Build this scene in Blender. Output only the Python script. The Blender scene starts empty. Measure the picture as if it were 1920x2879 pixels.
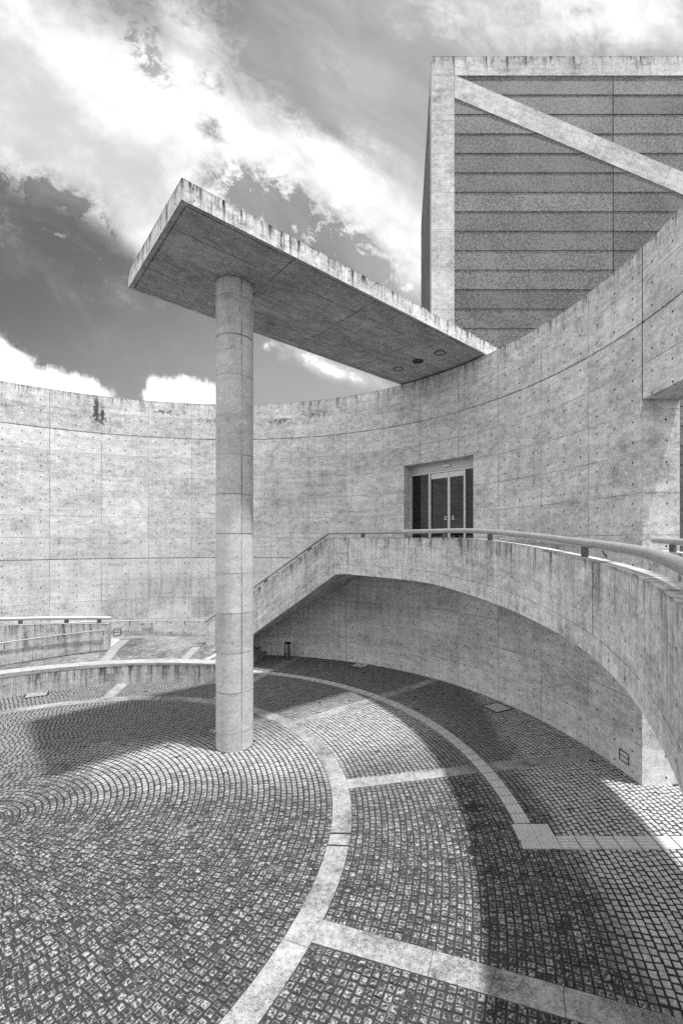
import bpy, bmesh, math, random
import numpy as np
from mathutils import Vector
rnd = random.Random(7)
PI = math.pi
sc = bpy.context.scene
COL = sc.collection

# ------------------------------------------------------------------ camera
EYE = 5.16                       # eye height above the courtyard paving
FPX, PX0, PY0 = 1267.0, 1062.7, 1520.2      # lens in pixels of a 1920 x 2879 frame
cd = bpy.data.cameras.new('camera'); cam = bpy.data.objects.new('camera', cd); COL.objects.link(cam)
cam.location = (0, 0, EYE); cam.rotation_euler = (PI/2, 0, 0)
cd.sensor_fit = 'AUTO'; cd.sensor_width = 36.0; cd.lens = FPX/2879*36
cd.shift_x = -(PX0-960)/2879; cd.shift_y = (PY0-1439.5)/2879
cd.clip_start = 0.05; cd.clip_end = 3000
sc.camera = cam

# ------------------------------------------------------------------ light
SUNV = Vector((3.5, -1.25, 11.65)).normalized()
sd = bpy.data.lights.new('sun', 'SUN'); sun = bpy.data.objects.new('sun', sd); COL.objects.link(sun)
sd.energy = 3.0; sd.angle = math.radians(1.9); sd.color = (1, 0.985, 0.965)
sun.rotation_euler = SUNV.to_track_quat('Z', 'Y').to_euler()
sun.location = (20, -6, 60)
SUN_EL = math.asin(SUNV.z); SUN_AZ = math.atan2(SUNV.x, SUNV.y)
vs = sc.view_settings
vs.view_transform = 'Standard'; vs.look = 'None'; vs.exposure = 1.1; vs.gamma = 1; vs.use_curve_mapping = False

# ------------------------------------------------------------------ node helper
class NT:
    def __init__(s, tree): s.t = tree; s.n = tree.nodes; s.l = tree.links
    def new(s, typ, **kw):
        n = s.n.new(typ)
        for k, v in kw.items(): setattr(n, k, v)
        return n
    def put(s, sock, v):
        if isinstance(v, bpy.types.NodeSocket): s.l.new(v, sock)
        else: sock.default_value = v
    def m(s, op, *a, clamp=False):
        n = s.new('ShaderNodeMath', operation=op); n.use_clamp = clamp
        for i, v in enumerate(a): s.put(n.inputs[i], v)
        return n.outputs[0]
    def add(s, a, b): return s.m('ADD', a, b)
    def sub(s, a, b): return s.m('SUBTRACT', a, b)
    def mul(s, a, b): return s.m('MULTIPLY', a, b)
    def mx(s, a, b): return s.m('MAXIMUM', a, b)
    def mn(s, a, b): return s.m('MINIMUM', a, b)
    def mad(s, a, b, c): return s.m('MULTIPLY_ADD', a, b, c)
    def ramp(s, v, a, b, c=0.0, d=1.0):          # smoothstep a..b -> c..d
        n = s.new('ShaderNodeMapRange', interpolation_type='SMOOTHSTEP')
        s.put(n.inputs[0], v)
        for i, x in enumerate((a, b, c, d)): s.put(n.inputs[i+1], x)
        return n.outputs[0]
    def xyz(s, x, y, z=0.0):
        n = s.new('ShaderNodeCombineXYZ')
        for i, v in enumerate((x, y, z)): s.put(n.inputs[i], v)
        return n.outputs[0]
    def sep(s, v):
        n = s.new('ShaderNodeSeparateXYZ'); s.l.new(v, n.inputs[0]); return n.outputs[:3]
    def noise(s, vec, scale, detail=4, rough=0.55, dist=0.0, lac=2.0):
        n = s.new('ShaderNodeTexNoise'); s.l.new(vec, n.inputs['Vector'])
        s.put(n.inputs['Scale'], scale); n.inputs['Detail'].default_value = detail
        n.inputs['Roughness'].default_value = rough; n.inputs['Distortion'].default_value = dist
        n.inputs['Lacunarity'].default_value = lac
        return n.outputs[0]
    def voro(s, vec, scale, feature='F1', out='Distance', rand=1.0):
        n = s.new('ShaderNodeTexVoronoi', feature=feature); s.l.new(vec, n.inputs['Vector'])
        s.put(n.inputs['Scale'], scale); n.inputs['Randomness'].default_value = rand
        return n.outputs[out]
    def white(s, vec):
        n = s.new('ShaderNodeTexWhiteNoise', noise_dimensions='3D'); s.l.new(vec, n.inputs['Vector']); return n.outputs['Value']
    def mix(s, f, a, b):
        n = s.new('ShaderNodeMix', data_type='FLOAT'); s.put(n.inputs[0], f); s.put(n.inputs[2], a); s.put(n.inputs[3], b)
        return n.outputs[0]
    def grey(s, v):
        n = s.new('ShaderNodeCombineColor')
        for i in range(3): s.put(n.inputs[i], v)
        return n.outputs[0]

# ------------------------------------------------------------------ sky (black and white: the sky seen through a red filter)
world = bpy.data.worlds.new('World'); sc.world = world; world.use_nodes = True
world.cycles.sampling_method = 'MANUAL'; world.cycles.sample_map_resolution = 256
sc.cycles.use_denoising = False; sc.cycles.max_bounces = 6; sc.cycles.diffuse_bounces = 3
def build_sky():
    t = NT(world.node_tree); t.n.clear()
    out = t.new('ShaderNodeOutputWorld'); bg = t.new('ShaderNodeBackground'); t.l.new(bg.outputs[0], out.inputs[0])
    bg.inputs['Strength'].default_value = 0.1
    sky = t.new('ShaderNodeTexSky', sky_type='NISHITA'); sky.sun_disc = False
    sky.sun_elevation = SUN_EL; sky.sun_rotation = SUN_AZ
    sky.air_density = 1.0; sky.dust_density = 0.6; sky.ozone_density = 1.0
    sepc = t.new('ShaderNodeSeparateColor'); t.l.new(sky.outputs[0], sepc.inputs[0])
    clear = t.add(t.mul(sepc.outputs[0], 0.75), t.mul(sepc.outputs[1], 0.25))
    tc = t.new('ShaderNodeTexCoord')
    dx, dy, dz = t.sep(tc.outputs['Generated'])
    yy = t.mx(dy, 0.12)
    p, q = t.m('DIVIDE', dx, yy), t.m('DIVIDE', dz, yy)       # bearing and rise of a direction
    P = t.xyz(p, q, dy)
    W = t.noise(P, 2.2, 3, 0.5); W2 = t.noise(t.xyz(t.add(p, 7.3), t.add(q, 3.1)), 2.2, 3, 0.5)
    pw = t.add(p, t.mul(t.sub(W, 0.5), 0.16)); qw = t.add(q, t.mul(t.sub(W2, 0.5), 0.16))
    def blobs(lst, pp, qq):
        f = None
        for (x, y, sx, sy, rot, amp) in lst:
            cx, cy, sx, sy = (x-PX0)/FPX, (PY0-y)/FPX, sx/FPX, sy/FPX
            a = math.radians(rot); c, s_ = math.cos(a), math.sin(a)
            u = t.sub(pp, cx); v = t.sub(qq, cy)
            U = t.add(t.mul(u, c/sx), t.mul(v, s_/sx)); V = t.add(t.mul(u, -s_/sy), t.mul(v, c/sy))
            e = t.mul(t.m('POWER', 2.718, t.mul(t.add(t.mul(U, U), t.mul(V, V)), -1.0)), amp)
            f = e if f is None else t.add(f, e)
        return f
    # streaky detail running with the wind, from upper left to lower right
    a = math.radians(-42); c, s_ = math.cos(a), math.sin(a)
    al = t.add(t.mul(pw, c), t.mul(qw, s_)); ac = t.add(t.mul(pw, -s_), t.mul(qw, c))
    N1 = t.noise(t.xyz(t.mul(al, 2.2), t.mul(ac, 5.5), 1.7), 1.0, 6, 0.64, 0.2)
    N2 = t.noise(P, 9.0, 7, 0.72, 0.15)
    N3 = t.noise(t.xyz(t.mul(al, 16.0), t.mul(ac, 24.0), 6.6), 1.0, 5, 0.74, 0.5)
    sheet = t.add(blobs(SHEET, pw, qw), t.add(t.mul(t.sub(N1, 0.5), 0.55), t.add(t.mul(t.sub(N2, 0.5), 0.75), t.mul(t.sub(N3, 0.5), 0.7))))
    cov = t.ramp(sheet, 0.10, 0.86)
    heap = t.add(blobs(HEAP, t.add(pw, t.mul(t.sub(N2, .5), .03)), qw), t.add(t.mul(t.sub(N2, 0.5), 0.9), t.add(t.mul(t.sub(N3, 0.5), 0.75), t.mul(t.sub(W, 0.5), 0.3))))
    hcov = t.ramp(heap, 0.40, 0.72)
    light = t.add(t.mul(p, 0.8), t.add(t.mul(t.ramp(q, 0.75, 0.25), 0.6), t.mul(t.sub(N1, 0.5), 0.25)))
    veil = t.ramp(light, -0.55, 0.65, SKY_LO, SKY_HI)
    thin = t.mn(t.add(blobs(VEIL, pw, qw), t.add(t.mul(t.sub(N1, 0.5), 1.0), t.mul(t.sub(N2, 0.5), 0.35))), 1.0)
    veil = t.mix(t.mx(thin, 0.0), veil, t.mul(t.ramp(t.add(t.mul(N1, 0.7), t.mul(W2, 0.3)), 0.3, 0.7, 0.72, 1.25), 2.15))
    base = t.add(t.mul(clear, SKY_CLEAR), veil)
    shade = t.ramp(t.add(t.mul(t.noise(t.xyz(t.mul(al, 1.8), t.mul(ac, 3.2), 9.0), 1.0, 4, 0.6), 0.8), t.mul(N2, 0.2)), 0.36, 0.64, 1.0, 0.52)
    hole = t.mul(blobs(HOLES, pw, qw), t.ramp(t.add(t.mul(N2, 0.55), t.mul(N3, 0.45)), 0.40, 0.60))
    cov = t.mul(cov, t.sub(1.0, t.mn(hole, 0.92)))
    col = t.mix(cov, base, t.mul(shade, SKY_CLOUD))
    col = t.mix(hcov, col, SKY_CLOUD*1.0)
    # unseen bright cloud, added behind the viewer and overhead to light the walls
    back = t.mx(t.ramp(dy, 0.30, -0.05), t.ramp(dz, 0.84, 0.94))
    bc = t.mul(t.ramp(N1, 0.25, 0.7, 0.65, 1.15), SKY_BACK)
    col = t.mix(back, col, bc)
    t.l.new(t.grey(col), bg.inputs['Color'])
SKY_CLEAR, SKY_LO, SKY_HI, SKY_CLOUD, SKY_BACK = 0.14, 0.55, 1.85, 6.2, 7.6
SHEET = [(-50, 180, 420, 300, 0, 1.05), (330, 430, 420, 190, -40, 1.0), (700, 480, 330, 190, -32, .8), (360, 590, 200, 90, -30, .45), (480, 150, 150, 260, -30, .45),
         (1000, 590, 260, 130, -32, 1.0), (1120, 690, 130, 100, -20, .5), (1700, 20, 420, 150, 0, .75), (950, 1035, 170, 32, -25, .5)]
VEIL = [(900, 200, 420, 330, 0, 1.0), (1250, 400, 260, 420, 0, .8), (500, 250, 350, 250, 0, .7), (1700, 100, 500, 250, 0, 1.0)]
HEAP = [(40, 1075, 230, 95, -14, 1.1), (230, 1120, 120, 50, -20, .6), (-60, 965, 90, 50, 0, .9), (520, 1115, 110, 62, 0, 1.15), (620, 1130, 90, 50, 0, .6), (1110, 690, 90, 70, -30, .55),
        (760, 975, 55, 22, -15, .50), (960, 1035, 130, 25, -25, .45), (145, 670, 60, 26, -22, .48), (275, 745, 22, 14, 0, .42), (1140, 800, 36, 26, 0, .48)]
HOLES = [(390, 85, 60, 60, 0, 2.2), (410, 180, 100, 32, -55, 1.8), (590, 240, 70, 45, -50, 1.3), (580, 380, 50, 45, -40, 1.2), (680, 560, 130, 60, -15, 1.8), (860, 660, 190, 75, -32, 2.6), (1040, 830, 150, 80, -40, 2.0),
         (110, 540, 150, 60, -30, 2.4), (230, 640, 130, 40, -35, 1.8), (960, 720, 130, 55, -35, 1.6), (1600, 20, 80, 30, 0, .9)]
build_sky()

# ------------------------------------------------------------------ materials
def new_mat(name):
    m = bpy.data.materials.new(name); m.use_nodes = True
    t = NT(m.node_tree); t.n.clear()
    out = t.new('ShaderNodeOutputMaterial'); b = t.new('ShaderNodeBsdfPrincipled'); t.l.new(b.outputs[0], out.inputs[0])
    return m, t, b
def set_bump(t, b, h, strength=0.3, dist=0.01):
    n = t.new('ShaderNodeBump'); n.inputs['Strength'].default_value = strength; n.inputs['Distance'].default_value = dist
    t.put(n.inputs['Height'], h); t.l.new(n.outputs[0], b.inputs['Normal'])

def concrete(name, base=0.46, pu=1.8, pv=0.9, ou=0.0, ov=0.0, hu=0.6, hv=0.45, hole=0.025, line=0.011, lamp=0.72,
             streak=0.6, slen=0.7, mott=1.45, spots=(), seed=0.0, hou=None, hov=None, rough=0.85, pores=0.5, vrib=0.0, crack=0.45, damp=()):
    """Fair-faced concrete: form panel joints, tie holes, trowel clouds, pores, run-off streaks under the top edge."""
    m, t, b = new_mat(name)
    uv = t.new('ShaderNodeUVMap', uv_map='UVMap'); u, v, _ = t.sep(uv.outputs[0])
    dr = t.new('ShaderNodeUVMap', uv_map='Drip'); dtop, _, _ = t.sep(dr.outputs[0])
    P = t.xyz(u, v, seed)
    U = t.m('DIVIDE', t.sub(u, ou), pu); V = t.m('DIVIDE', t.sub(v, ov), pv)
    iu, iv = t.m('FLOOR', U), t.m('FLOOR', V)
    pid = t.white(t.xyz(iu, iv, seed+3.0))
    low = t.noise(P, 0.9, 3, 0.6, 0.6)
    mid = t.noise(t.xyz(t.mul(u, 1.0), t.mul(v, 1.7), seed+5), 3.2, 6, 0.7, 0.4)
    fine = t.noise(P, 16, 4, 0.86)
    band = t.noise(t.xyz(t.mul(u, 0.45), t.mul(v, 3.2), seed+11), 1.6, 4, 0.64, 0.5)
    vert = t.noise(t.xyz(t.mul(u, 9.0), t.mul(v, 0.55), seed+17), 1.0, 3, 0.65)
    k = t.add(1.0, t.mul(t.sub(low, 0.5), 0.6*mott))
    k = t.add(k, t.mul(t.sub(mid, 0.5), 1.0*mott))
    k = t.add(k, t.mul(t.sub(fine, 0.5), 1.35*mott))
    k = t.add(k, t.mul(t.sub(band, 0.5), 0.42*mott))
    k = t.add(k, t.mul(t.sub(vert, 0.5), (0.28+vrib)*mott))
    lift = t.white(t.xyz(0.0, t.m('FLOOR', t.mul(V, 0.5)), seed+4.0))       # each pour its own tone
    k = t.add(k, t.add(t.mul(t.sub(pid, 0.5), 0.20), t.mul(t.sub(lift, 0.5), 0.10)))
    # form joints, weaker here and stronger there
    fu = t.mul(t.sub(0.5, t.m('ABSOLUTE', t.sub(t.m('FRACT', U), 0.5))), pu)
    fv = t.mul(t.sub(0.5, t.m('ABSOLUTE', t.sub(t.m('FRACT', V), 0.5))), pv)
    wob = t.mul(t.sub(mid, 0.5), 0.006)
    ln = t.mx(t.ramp(t.add(fu, wob), line*0.4, line*1.6, 1.0, 0.0), t.ramp(t.add(fv, wob), line*0.3, line*1.4, 0.9, 0.0))
    lw = t.ramp(low, 0.36, 0.62, 0.12, 1.0)
    ln = t.mul(ln, t.mul(lw, lamp)) if lamp else 0.0
    # tie holes
    h = 0.0
    if hole:
        hu_o = ou if hou is None else hou; hv_o = ov if hov is None else hov
        cu = t.mul(t.sub(t.m('FRACT', t.m('DIVIDE', t.sub(u, hu_o), hu)), 0.5), hu)
        cv = t.mul(t.sub(t.m('FRACT', t.m('DIVIDE', t.sub(v, hv_o), hv)), 0.5), hv)
        hid = t.white(t.xyz(t.m('FLOOR', t.m('DIVIDE', t.sub(u, hu_o), hu)), t.m('FLOOR', t.m('DIVIDE', t.sub(v, hv_o), hv)), seed))
        cu = t.add(cu, t.mul(t.sub(hid, 0.5), 0.03)); cv = t.add(cv, t.mul(t.sub(t.m('FRACT', t.mul(hid, 37.7)), 0.5), 0.03))
        rr = t.m('SQRT', t.add(t.mul(cu, cu), t.mul(cv, cv)))
        h = t.ramp(rr, hole*0.75, hole*1.25, 1.0, 0.0)
        h = t.mul(h, t.ramp(hid, 0.0, 1.0, 0.75, 1.0))
        # faint run below each hole
        run = t.mul(t.ramp(t.m('ABSOLUTE', cu), 0.008, 0.03, 1.0, 0.0), t.ramp(cv, -0.2, 0.0, 0.0, 1.0))
        run = t.mul(run, t.m('LESS_THAN', cv, 0.0))
        h = t.mx(h, t.mul(run, t.ramp(hid, 0.6, 1.0, 0.0, 0.28)))
    # pores
    vd = t.voro(P, 15.0); vc = t.white(t.xyz(t.m('FLOOR', t.mul(u, 7.0)), t.m('FLOOR', t.mul(v, 7.0)), 2.0))
    po = t.mul(t.ramp(vd, 0.07, 0.16, 1.0, 0.0), t.ramp(vc, 0.55, 0.9, 0.0, pores))
    # dark run-off streaks under the top edge
    s1 = t.ramp(t.noise(t.xyz(t.mul(u, 7.0), t.mul(v, 0.5), seed+23), 1.0, 4, 0.72), 0.47, 0.64)
    s2 = t.ramp(t.noise(t.xyz(t.mul(u, 17.0), t.mul(v, 0.7), seed+29), 1.0, 3, 0.7), 0.50, 0.66)
    s3 = t.noise(t.xyz(t.mul(u, 2.6), 0.0, seed+31), 1.0, 3, 0.7)
    ll = t.mul(t.ramp(s3, 0.36, 0.68, 0.12, 2.3), slen)
    fade = t.ramp(t.m('DIVIDE', dtop, ll), 0.0, 1.0, 1.0, 0.0)
    st = t.mul(t.mul(t.mx(s1, t.mul(s2, 0.8)), fade), streak)
    rim = t.mul(t.mul(t.ramp(dtop, 0.0, 0.07, 1.0, 0.0), t.ramp(mid, 0.42, 0.62)), min(1.0, streak))
    dark = t.mx(t.mx(ln, h), t.mx(po, t.mx(st, rim)))
    if crack:
        cn = t.noise(t.xyz(t.mul(u, 0.55), t.mul(v, 1.0), seed+51), 1.1, 3, 0.7)
        dark = t.mx(dark, t.mul(t.mul(t.ramp(t.m('ABSOLUTE', t.sub(cn, 0.5)), 0.0, 0.007, 1.0, 0.0), t.ramp(low, 0.5, 0.6)), crack))
    for (su, sv, wu, wv, amp) in damp:                 # damp run-down stains
        du = t.m('DIVIDE', t.sub(u, su), wu); dv = t.m('DIVIDE', t.sub(v, sv), wv)
        g = t.m('POWER', 2.718, t.mul(t.add(t.mul(du, du), t.mul(dv, dv)), -1.0))
        dark = t.mx(dark, t.mul(t.mul(g, t.ramp(t.add(t.mul(s1, 0.16), t.add(t.mul(vert, 0.3), t.mul(mid, 0.8))), 0.44, 0.86)), amp))
    if spots: ns = t.noise(t.xyz(t.mul(u, 9.0), t.mul(v, 6.0), seed+41), 1.0, 5, 0.74, 0.3)
    for (su, sv, wu, wv, amp, thr) in spots:
        du = t.m('DIVIDE', t.sub(u, su), wu); dv = t.m('DIVIDE', t.sub(v, sv), wv)
        g = t.m('POWER', 2.718, t.mul(t.add(t.mul(du, du), t.mul(dv, dv)), -1.0))
        dark = t.mx(dark, t.mul(t.ramp(t.add(t.mul(g, 0.42), t.sub(ns, 0.5)), thr, thr+0.07), amp))
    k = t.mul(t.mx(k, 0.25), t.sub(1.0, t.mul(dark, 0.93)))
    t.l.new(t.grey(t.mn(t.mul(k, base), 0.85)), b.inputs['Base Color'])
    b.inputs['Roughness'].default_value = rough; b.inputs['Specular IOR Level'].default_value = 0.1
    set_bump(t, b, fine, 0.16, 0.012)
    return m

def plain(name, base, rough=0.5, metal=0.0, nscale=20, amp=0.25, bump=0.0, spec=0.5):
    m, t, b = new_mat(name)
    tc = t.new('ShaderNodeTexCoord'); P = tc.outputs['Object']
    n = t.noise(P, nscale, 6, 0.65); n2 = t.noise(P, nscale*0.12, 3, 0.6)
    k = t.add(1.0, t.add(t.mul(t.sub(n, 0.5), amp*2), t.mul(t.sub(n2, 0.5), amp)))
    t.l.new(t.grey(t.mx(t.mul(k, base), 0.002)), b.inputs['Base Color'])
    t.l.new(t.add(rough, t.mul(t.sub(n, 0.5), 0.25)), b.inputs['Roughness'])
    b.inputs['Metallic'].default_value = metal; b.inputs['Specular IOR Level'].default_value = spec
    if bump: set_bump(t, b, n, bump, 0.01)
    return m

def speckle(name, lo, hi, scale, rough=0.8, bias=0.5):
    m, t, b = new_mat(name)
    tc = t.new('ShaderNodeTexCoord'); P = tc.outputs['Object']
    a = t.noise(P, scale, 3, 0.8); c = t.noise(P, scale*0.3, 4, 0.7); d = t.noise(P, 0.7, 5, 0.65, 0.5)
    e = t.noise(P, 4.0, 6, 0.7)
    k = t.add(t.add(t.mul(a, 0.6), t.mul(c, 0.4)), t.add(t.mul(t.sub(d, 0.5), 0.45), t.mul(t.sub(e, 0.5), 0.35)))
    t.l.new(t.grey(t.ramp(k, bias-0.2, bias+0.2, lo, hi)), b.inputs['Base Color'])
    b.inputs['Roughness'].default_value = rough; b.inputs['Specular IOR Level'].default_value = 0.25
    set_bump(t, b, a, 0.4, 0.006)
    return m

def cobble_mat():
    m, t, b = new_mat('granite_setts')
    tc = t.new('ShaderNodeTexCoord'); P = tc.outputs['Object']; x, y, z = t.sep(P)
    at = t.new('ShaderNodeAttribute', attribute_name='tone'); tone = at.outputs['Fac']
    ed = t.new('ShaderNodeAttribute', attribute_name='edge'); edge = ed.outputs['Fac']
    big = t.noise(P, 0.55, 5, 0.6, 0.4); mid = t.noise(P, 3.5, 6, 0.7, 0.3)
    sp = t.noise(P, 30, 3, 0.78, 0.2); sp2 = t.noise(P, 17, 2, 0.7)
    # algae and grime over the near court, thinner towards the column and gateway
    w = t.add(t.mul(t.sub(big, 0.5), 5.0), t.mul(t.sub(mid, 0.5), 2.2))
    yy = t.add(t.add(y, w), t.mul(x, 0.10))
    moss_dark = t.ramp(yy, 10.6, 7.6)
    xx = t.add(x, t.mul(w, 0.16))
    moss_dark = t.mul(moss_dark, t.ramp(xx, 2.9, 3.5, 1.0, 0.0))
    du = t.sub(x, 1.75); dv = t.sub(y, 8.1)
    band = t.m('POWER', 2.718, t.mul(t.add(t.mul(t.mul(du, du), 1.3), t.mul(t.mul(dv, dv), 0.16)), -1.0))  # second dark patch, on the court side of the ramp
    moss_dark = t.m('MINIMUM', t.mx(t.mul(moss_dark, 0.86), t.ramp(t.add(band, t.mul(w, 0.12)), 0.35, 0.85, 0.0, 1.05)), 1.0)
    # clean granite: paler at column and court; gateway lightened in place of ambient light
    def patch(cx, cy, sx, sy):
        a_ = t.mul(t.sub(x, cx), 1/sx); b_ = t.mul(t.sub(y, cy), 1/sy)
        return t.m('POWER', 2.718, t.mul(t.add(t.mul(a_, a_), t.mul(b_, b_)), -1.0))
    washed_lit = t.mx(t.ramp(xx, 2.9, 3.5), t.ramp(t.add(t.add(patch(-4.6, 10.3, 3.4, 1.5), patch(-0.4, 12.8, 2.2, 1.8)), t.mul(w, 0.10)), 0.15, 0.8))
    cbase = t.add(t.mix(washed_lit, 0.22, 0.42), t.ramp(xx, 2.9, 3.6, 0.0, 0.05))
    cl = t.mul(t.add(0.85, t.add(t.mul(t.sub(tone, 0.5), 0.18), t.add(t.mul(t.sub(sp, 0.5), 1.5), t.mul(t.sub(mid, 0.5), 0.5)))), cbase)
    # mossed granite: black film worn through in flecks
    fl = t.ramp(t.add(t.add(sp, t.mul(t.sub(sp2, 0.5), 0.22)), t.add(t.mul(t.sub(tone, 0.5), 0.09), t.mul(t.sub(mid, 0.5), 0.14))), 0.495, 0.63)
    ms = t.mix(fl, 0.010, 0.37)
    c = t.mix(moss_dark, cl, ms)
    # worn pale arrises; dark earth in the joints
    rim = t.mul(t.ramp(edge, 0.28, 0.48), t.ramp(edge, 0.55, 0.75, 1.0, 0.0))
    c = t.mix(t.mul(rim, t.mul(moss_dark, t.ramp(mid, 0.38, 0.62, 0.05, 0.55))), c, 0.30)
    je = t.add(0.018, t.mul(t.sub(1.0, moss_dark), 0.03))
    c = t.mix(t.ramp(edge, 0.6, 0.9), c, je)
    t.l.new(t.grey(t.mx(t.mn(c, 0.72), 0.02)), b.inputs['Base Color'])
    b.inputs['Roughness'].default_value = 0.7; b.inputs['Specular IOR Level'].default_value = 0.12
    set_bump(t, b, sp, 0.7, 0.014)
    return m

def grout_mat():
    m, t, b = new_mat('joint_earth')
    tc = t.new('ShaderNodeTexCoord'); P = tc.outputs['Object']; x, y, z = t.sep(P)
    n = t.noise(P, 1.6, 6, 0.72, 0.4); n2 = t.noise(P, 30, 4, 0.7)
    big = t.noise(P, 0.55, 5, 0.6, 0.4)
    yy = t.add(y, t.mul(t.sub(big, 0.5), 5.0))
    zone = t.mul(t.ramp(yy, 10.6, 7.6), t.ramp(x, 2.6, 3.8, 1.0, 0.0))
    lime = t.mul(t.ramp(n, 0.58, 0.72), zone)
    t.l.new(t.grey(t.mul(t.mix(lime, t.mix(zone, 0.012, 0.028), 0.16), t.add(0.7, t.mul(n2, 0.6)))), b.inputs['Base Color'])
    b.inputs['Roughness'].default_value = 0.95
    return m

def clad_mat():
    m, t, b = new_mat('mottled_zinc')
    uv = t.new('ShaderNodeUVMap', uv_map='UVMap'); u, v, _ = t.sep(uv.outputs[0])
    a = math.radians(35)
    P = t.xyz(t.add(t.mul(u, math.cos(a)), t.mul(v, math.sin(a))), t.mul(t.sub(t.mul(v, math.cos(a)), t.mul(u, math.sin(a))), 1.7))
    n = t.noise(P, 8.0, 4, 0.7, 0.5); n2 = t.noise(t.xyz(u, v), 0.5, 4, 0.6, 0.8); n3 = t.noise(t.xyz(u, v), 30, 4, 0.7)
    k = t.add(n, t.add(t.mul(t.sub(n2, 0.5), 0.30), t.mul(t.sub(n3, 0.5), 0.12)))
    s = t.ramp(k, 0.45, 0.54, 0.052, 0.155)
    pid = t.white(t.xyz(t.m('FLOOR', t.mul(v, 1/0.895)), t.m('FLOOR', t.mul(u, 0.1)), 0.0))
    t.l.new(t.grey(t.mul(s, t.add(0.76, t.mul(pid, 0.48)))), b.inputs['Base Color'])
    b.inputs['Roughness'].default_value = 0.6; b.inputs['Metallic'].default_value = 0.0
    return m

def pipe_mat():
    m, t, b = new_mat('galvanised_steel')
    tc = t.new('ShaderNodeTexCoord'); P = tc.outputs['Object']
    n = t.noise(P, 14, 7, 0.7, 1.2); n2 = t.noise(P, 2.0, 5, 0.7); n3 = t.noise(P, 70, 3, 0.7)
    k = t.add(t.mul(t.sub(n, 0.5), 0.5), t.add(t.mul(t.sub(n2, 0.5), 0.35), t.mul(t.sub(n3, 0.5), 0.25)))
    t.l.new(t.grey(t.mn(t.add(0.45, t.mul(k, 0.9)), 0.8)), b.inputs['Base Color'])
    b.inputs['Metallic'].default_value = 0.55
    t.l.new(t.add(0.40, t.mul(t.sub(n, 0.5), 0.3)), b.inputs['Roughness'])
    set_bump(t, b, n3, 0.15, 0.004)
    return m

WC = (-6.544, 8.316); WR = 12.152; WT = 0.85        # centre, radius and thickness of the round wall
RC = (-7.384, 8.05)                                  # centre of the paving rings
TH0 = math.radians(5.54); DTH = math.radians(8.472)
PU = WR*DTH
def wang(th): return WR*math.radians(th)
M = {}
M['wall'] = concrete('wall_concrete', 0.56, pu=PU, pv=0.893, ou=WR*TH0, ov=4.39, hu=PU/3, hv=0.4465, streak=0.75, slen=0.55, pores=0.35,
    spots=[(wang(116.55), 10.75, 0.11, 0.75, 0.85, 0.19), (wang(115.5), 10.55, 0.10, 0.5, 0.85, 0.22), (wang(116.0), 10.35, 0.50, 0.45, 0.75, 0.30), (wang(103), 10.9, 1.3, 0.25, 0.7, 0.355),
           (wang(95), 10.6, 1.3, 0.3, 0.6, 0.36), (wang(80), 10.55, 1.2, 0.35, 0.7, 0.35), (wang(72), 10.75, 1.5, 0.35, 0.6, 0.365)
           ],
    damp=[(wang(103), 3.0, 3.6, 1.5, 0.62), (wang(80), 3.2, 2.5, 1.8, 0.55), (wang(22), 4.8, 1.8, 0.7, 0.55), (wang(62), 2.6, 4.5, 1.6, 0.55), (wang(122), 4.0, 3.0, 1.2, 0.3), (wang(75), 7.3, 3.0, 0.8, 0.3)])
M['ramp'] = concrete('ramp_concrete', 0.58, pu=1.8, pv=40.0, ou=0.35, ov=-20, hu=0.6, hv=0.42, hov=0.05, streak=0.8, slen=0.55, seed=3.3, lamp=0.45, vrib=0.35, hole=0.018)
M['slab_edge'] = concrete('slab_edge_concrete', 0.58, pu=1.8, pv=30, ov=-15.0, hu=0.95, hv=0.21, hov=0.0, streak=1.1, slen=0.5, seed=8.1, lamp=0.3, hole=0.02, vrib=0.3)
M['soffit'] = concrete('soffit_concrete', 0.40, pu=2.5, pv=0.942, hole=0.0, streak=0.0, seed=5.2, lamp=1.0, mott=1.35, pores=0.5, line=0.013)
M['column'] = concrete('column_concrete', 0.50, pu=1.414, pv=0.975, ou=0.0, ov=5.33, hole=0.0, streak=0.35, slen=1.5, seed=6.7, lamp=0.8, pores=1.0, mott=0.8, line=0.012)
M['kerb'] = concrete('kerb_concrete', 0.40, pu=1.8, pv=30, ov=-15.2, hu=0.6, hv=0.4, hov=0.16, streak=0.9, slen=0.8, seed=12.1, hole=0.02, vrib=0.7, mott=1.3)
M['tower'] = concrete('tower_concrete', 0.47, pu=1.8, pv=30, ov=-15, hu=0.6, hv=0.45, seed=15.5, streak=1.0, slen=0.6, hole=0.02, lamp=0.7)
M['tower_post'] = concrete('tower_post_concrete', 0.47, pu=30, pv=1.79, ou=-15, ov=0.9, hu=0.76, hv=0.895, hou=-0.23, hov=0.9, seed=16.5, streak=1.0, slen=0.5, hole=0.02, lamp=0.6)
M['brace'] = concrete('brace_concrete', 0.50, pu=1.8, pv=30, ov=-15, hu=0.6, hv=0.5, hov=0.0, seed=18.5, streak=0.2, hole=0.018, lamp=0.6)
M['paving'] = concrete('terrace_concrete', 0.42, pu=30, pv=30, ou=-15, ov=-15, hole=0.0, streak=0.0, seed=21.0, lamp=0.0, mott=1.9, pores=0.8)
M['lime'] = concrete('lime_washed_concrete', 0.29, pu=60, pv=60, ou=-30, ov=-30, hole=0.0, streak=0.0, seed=25.0, lamp=0.0, mott=1.6, pores=0.6)
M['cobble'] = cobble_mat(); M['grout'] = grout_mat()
M['band'] = speckle('exposed_aggregate', 0.04, 0.40, 48, bias=0.49)
M['asphalt'] = speckle('dark_aggregate', 0.05, 0.34, 30, bias=0.55)
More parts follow.
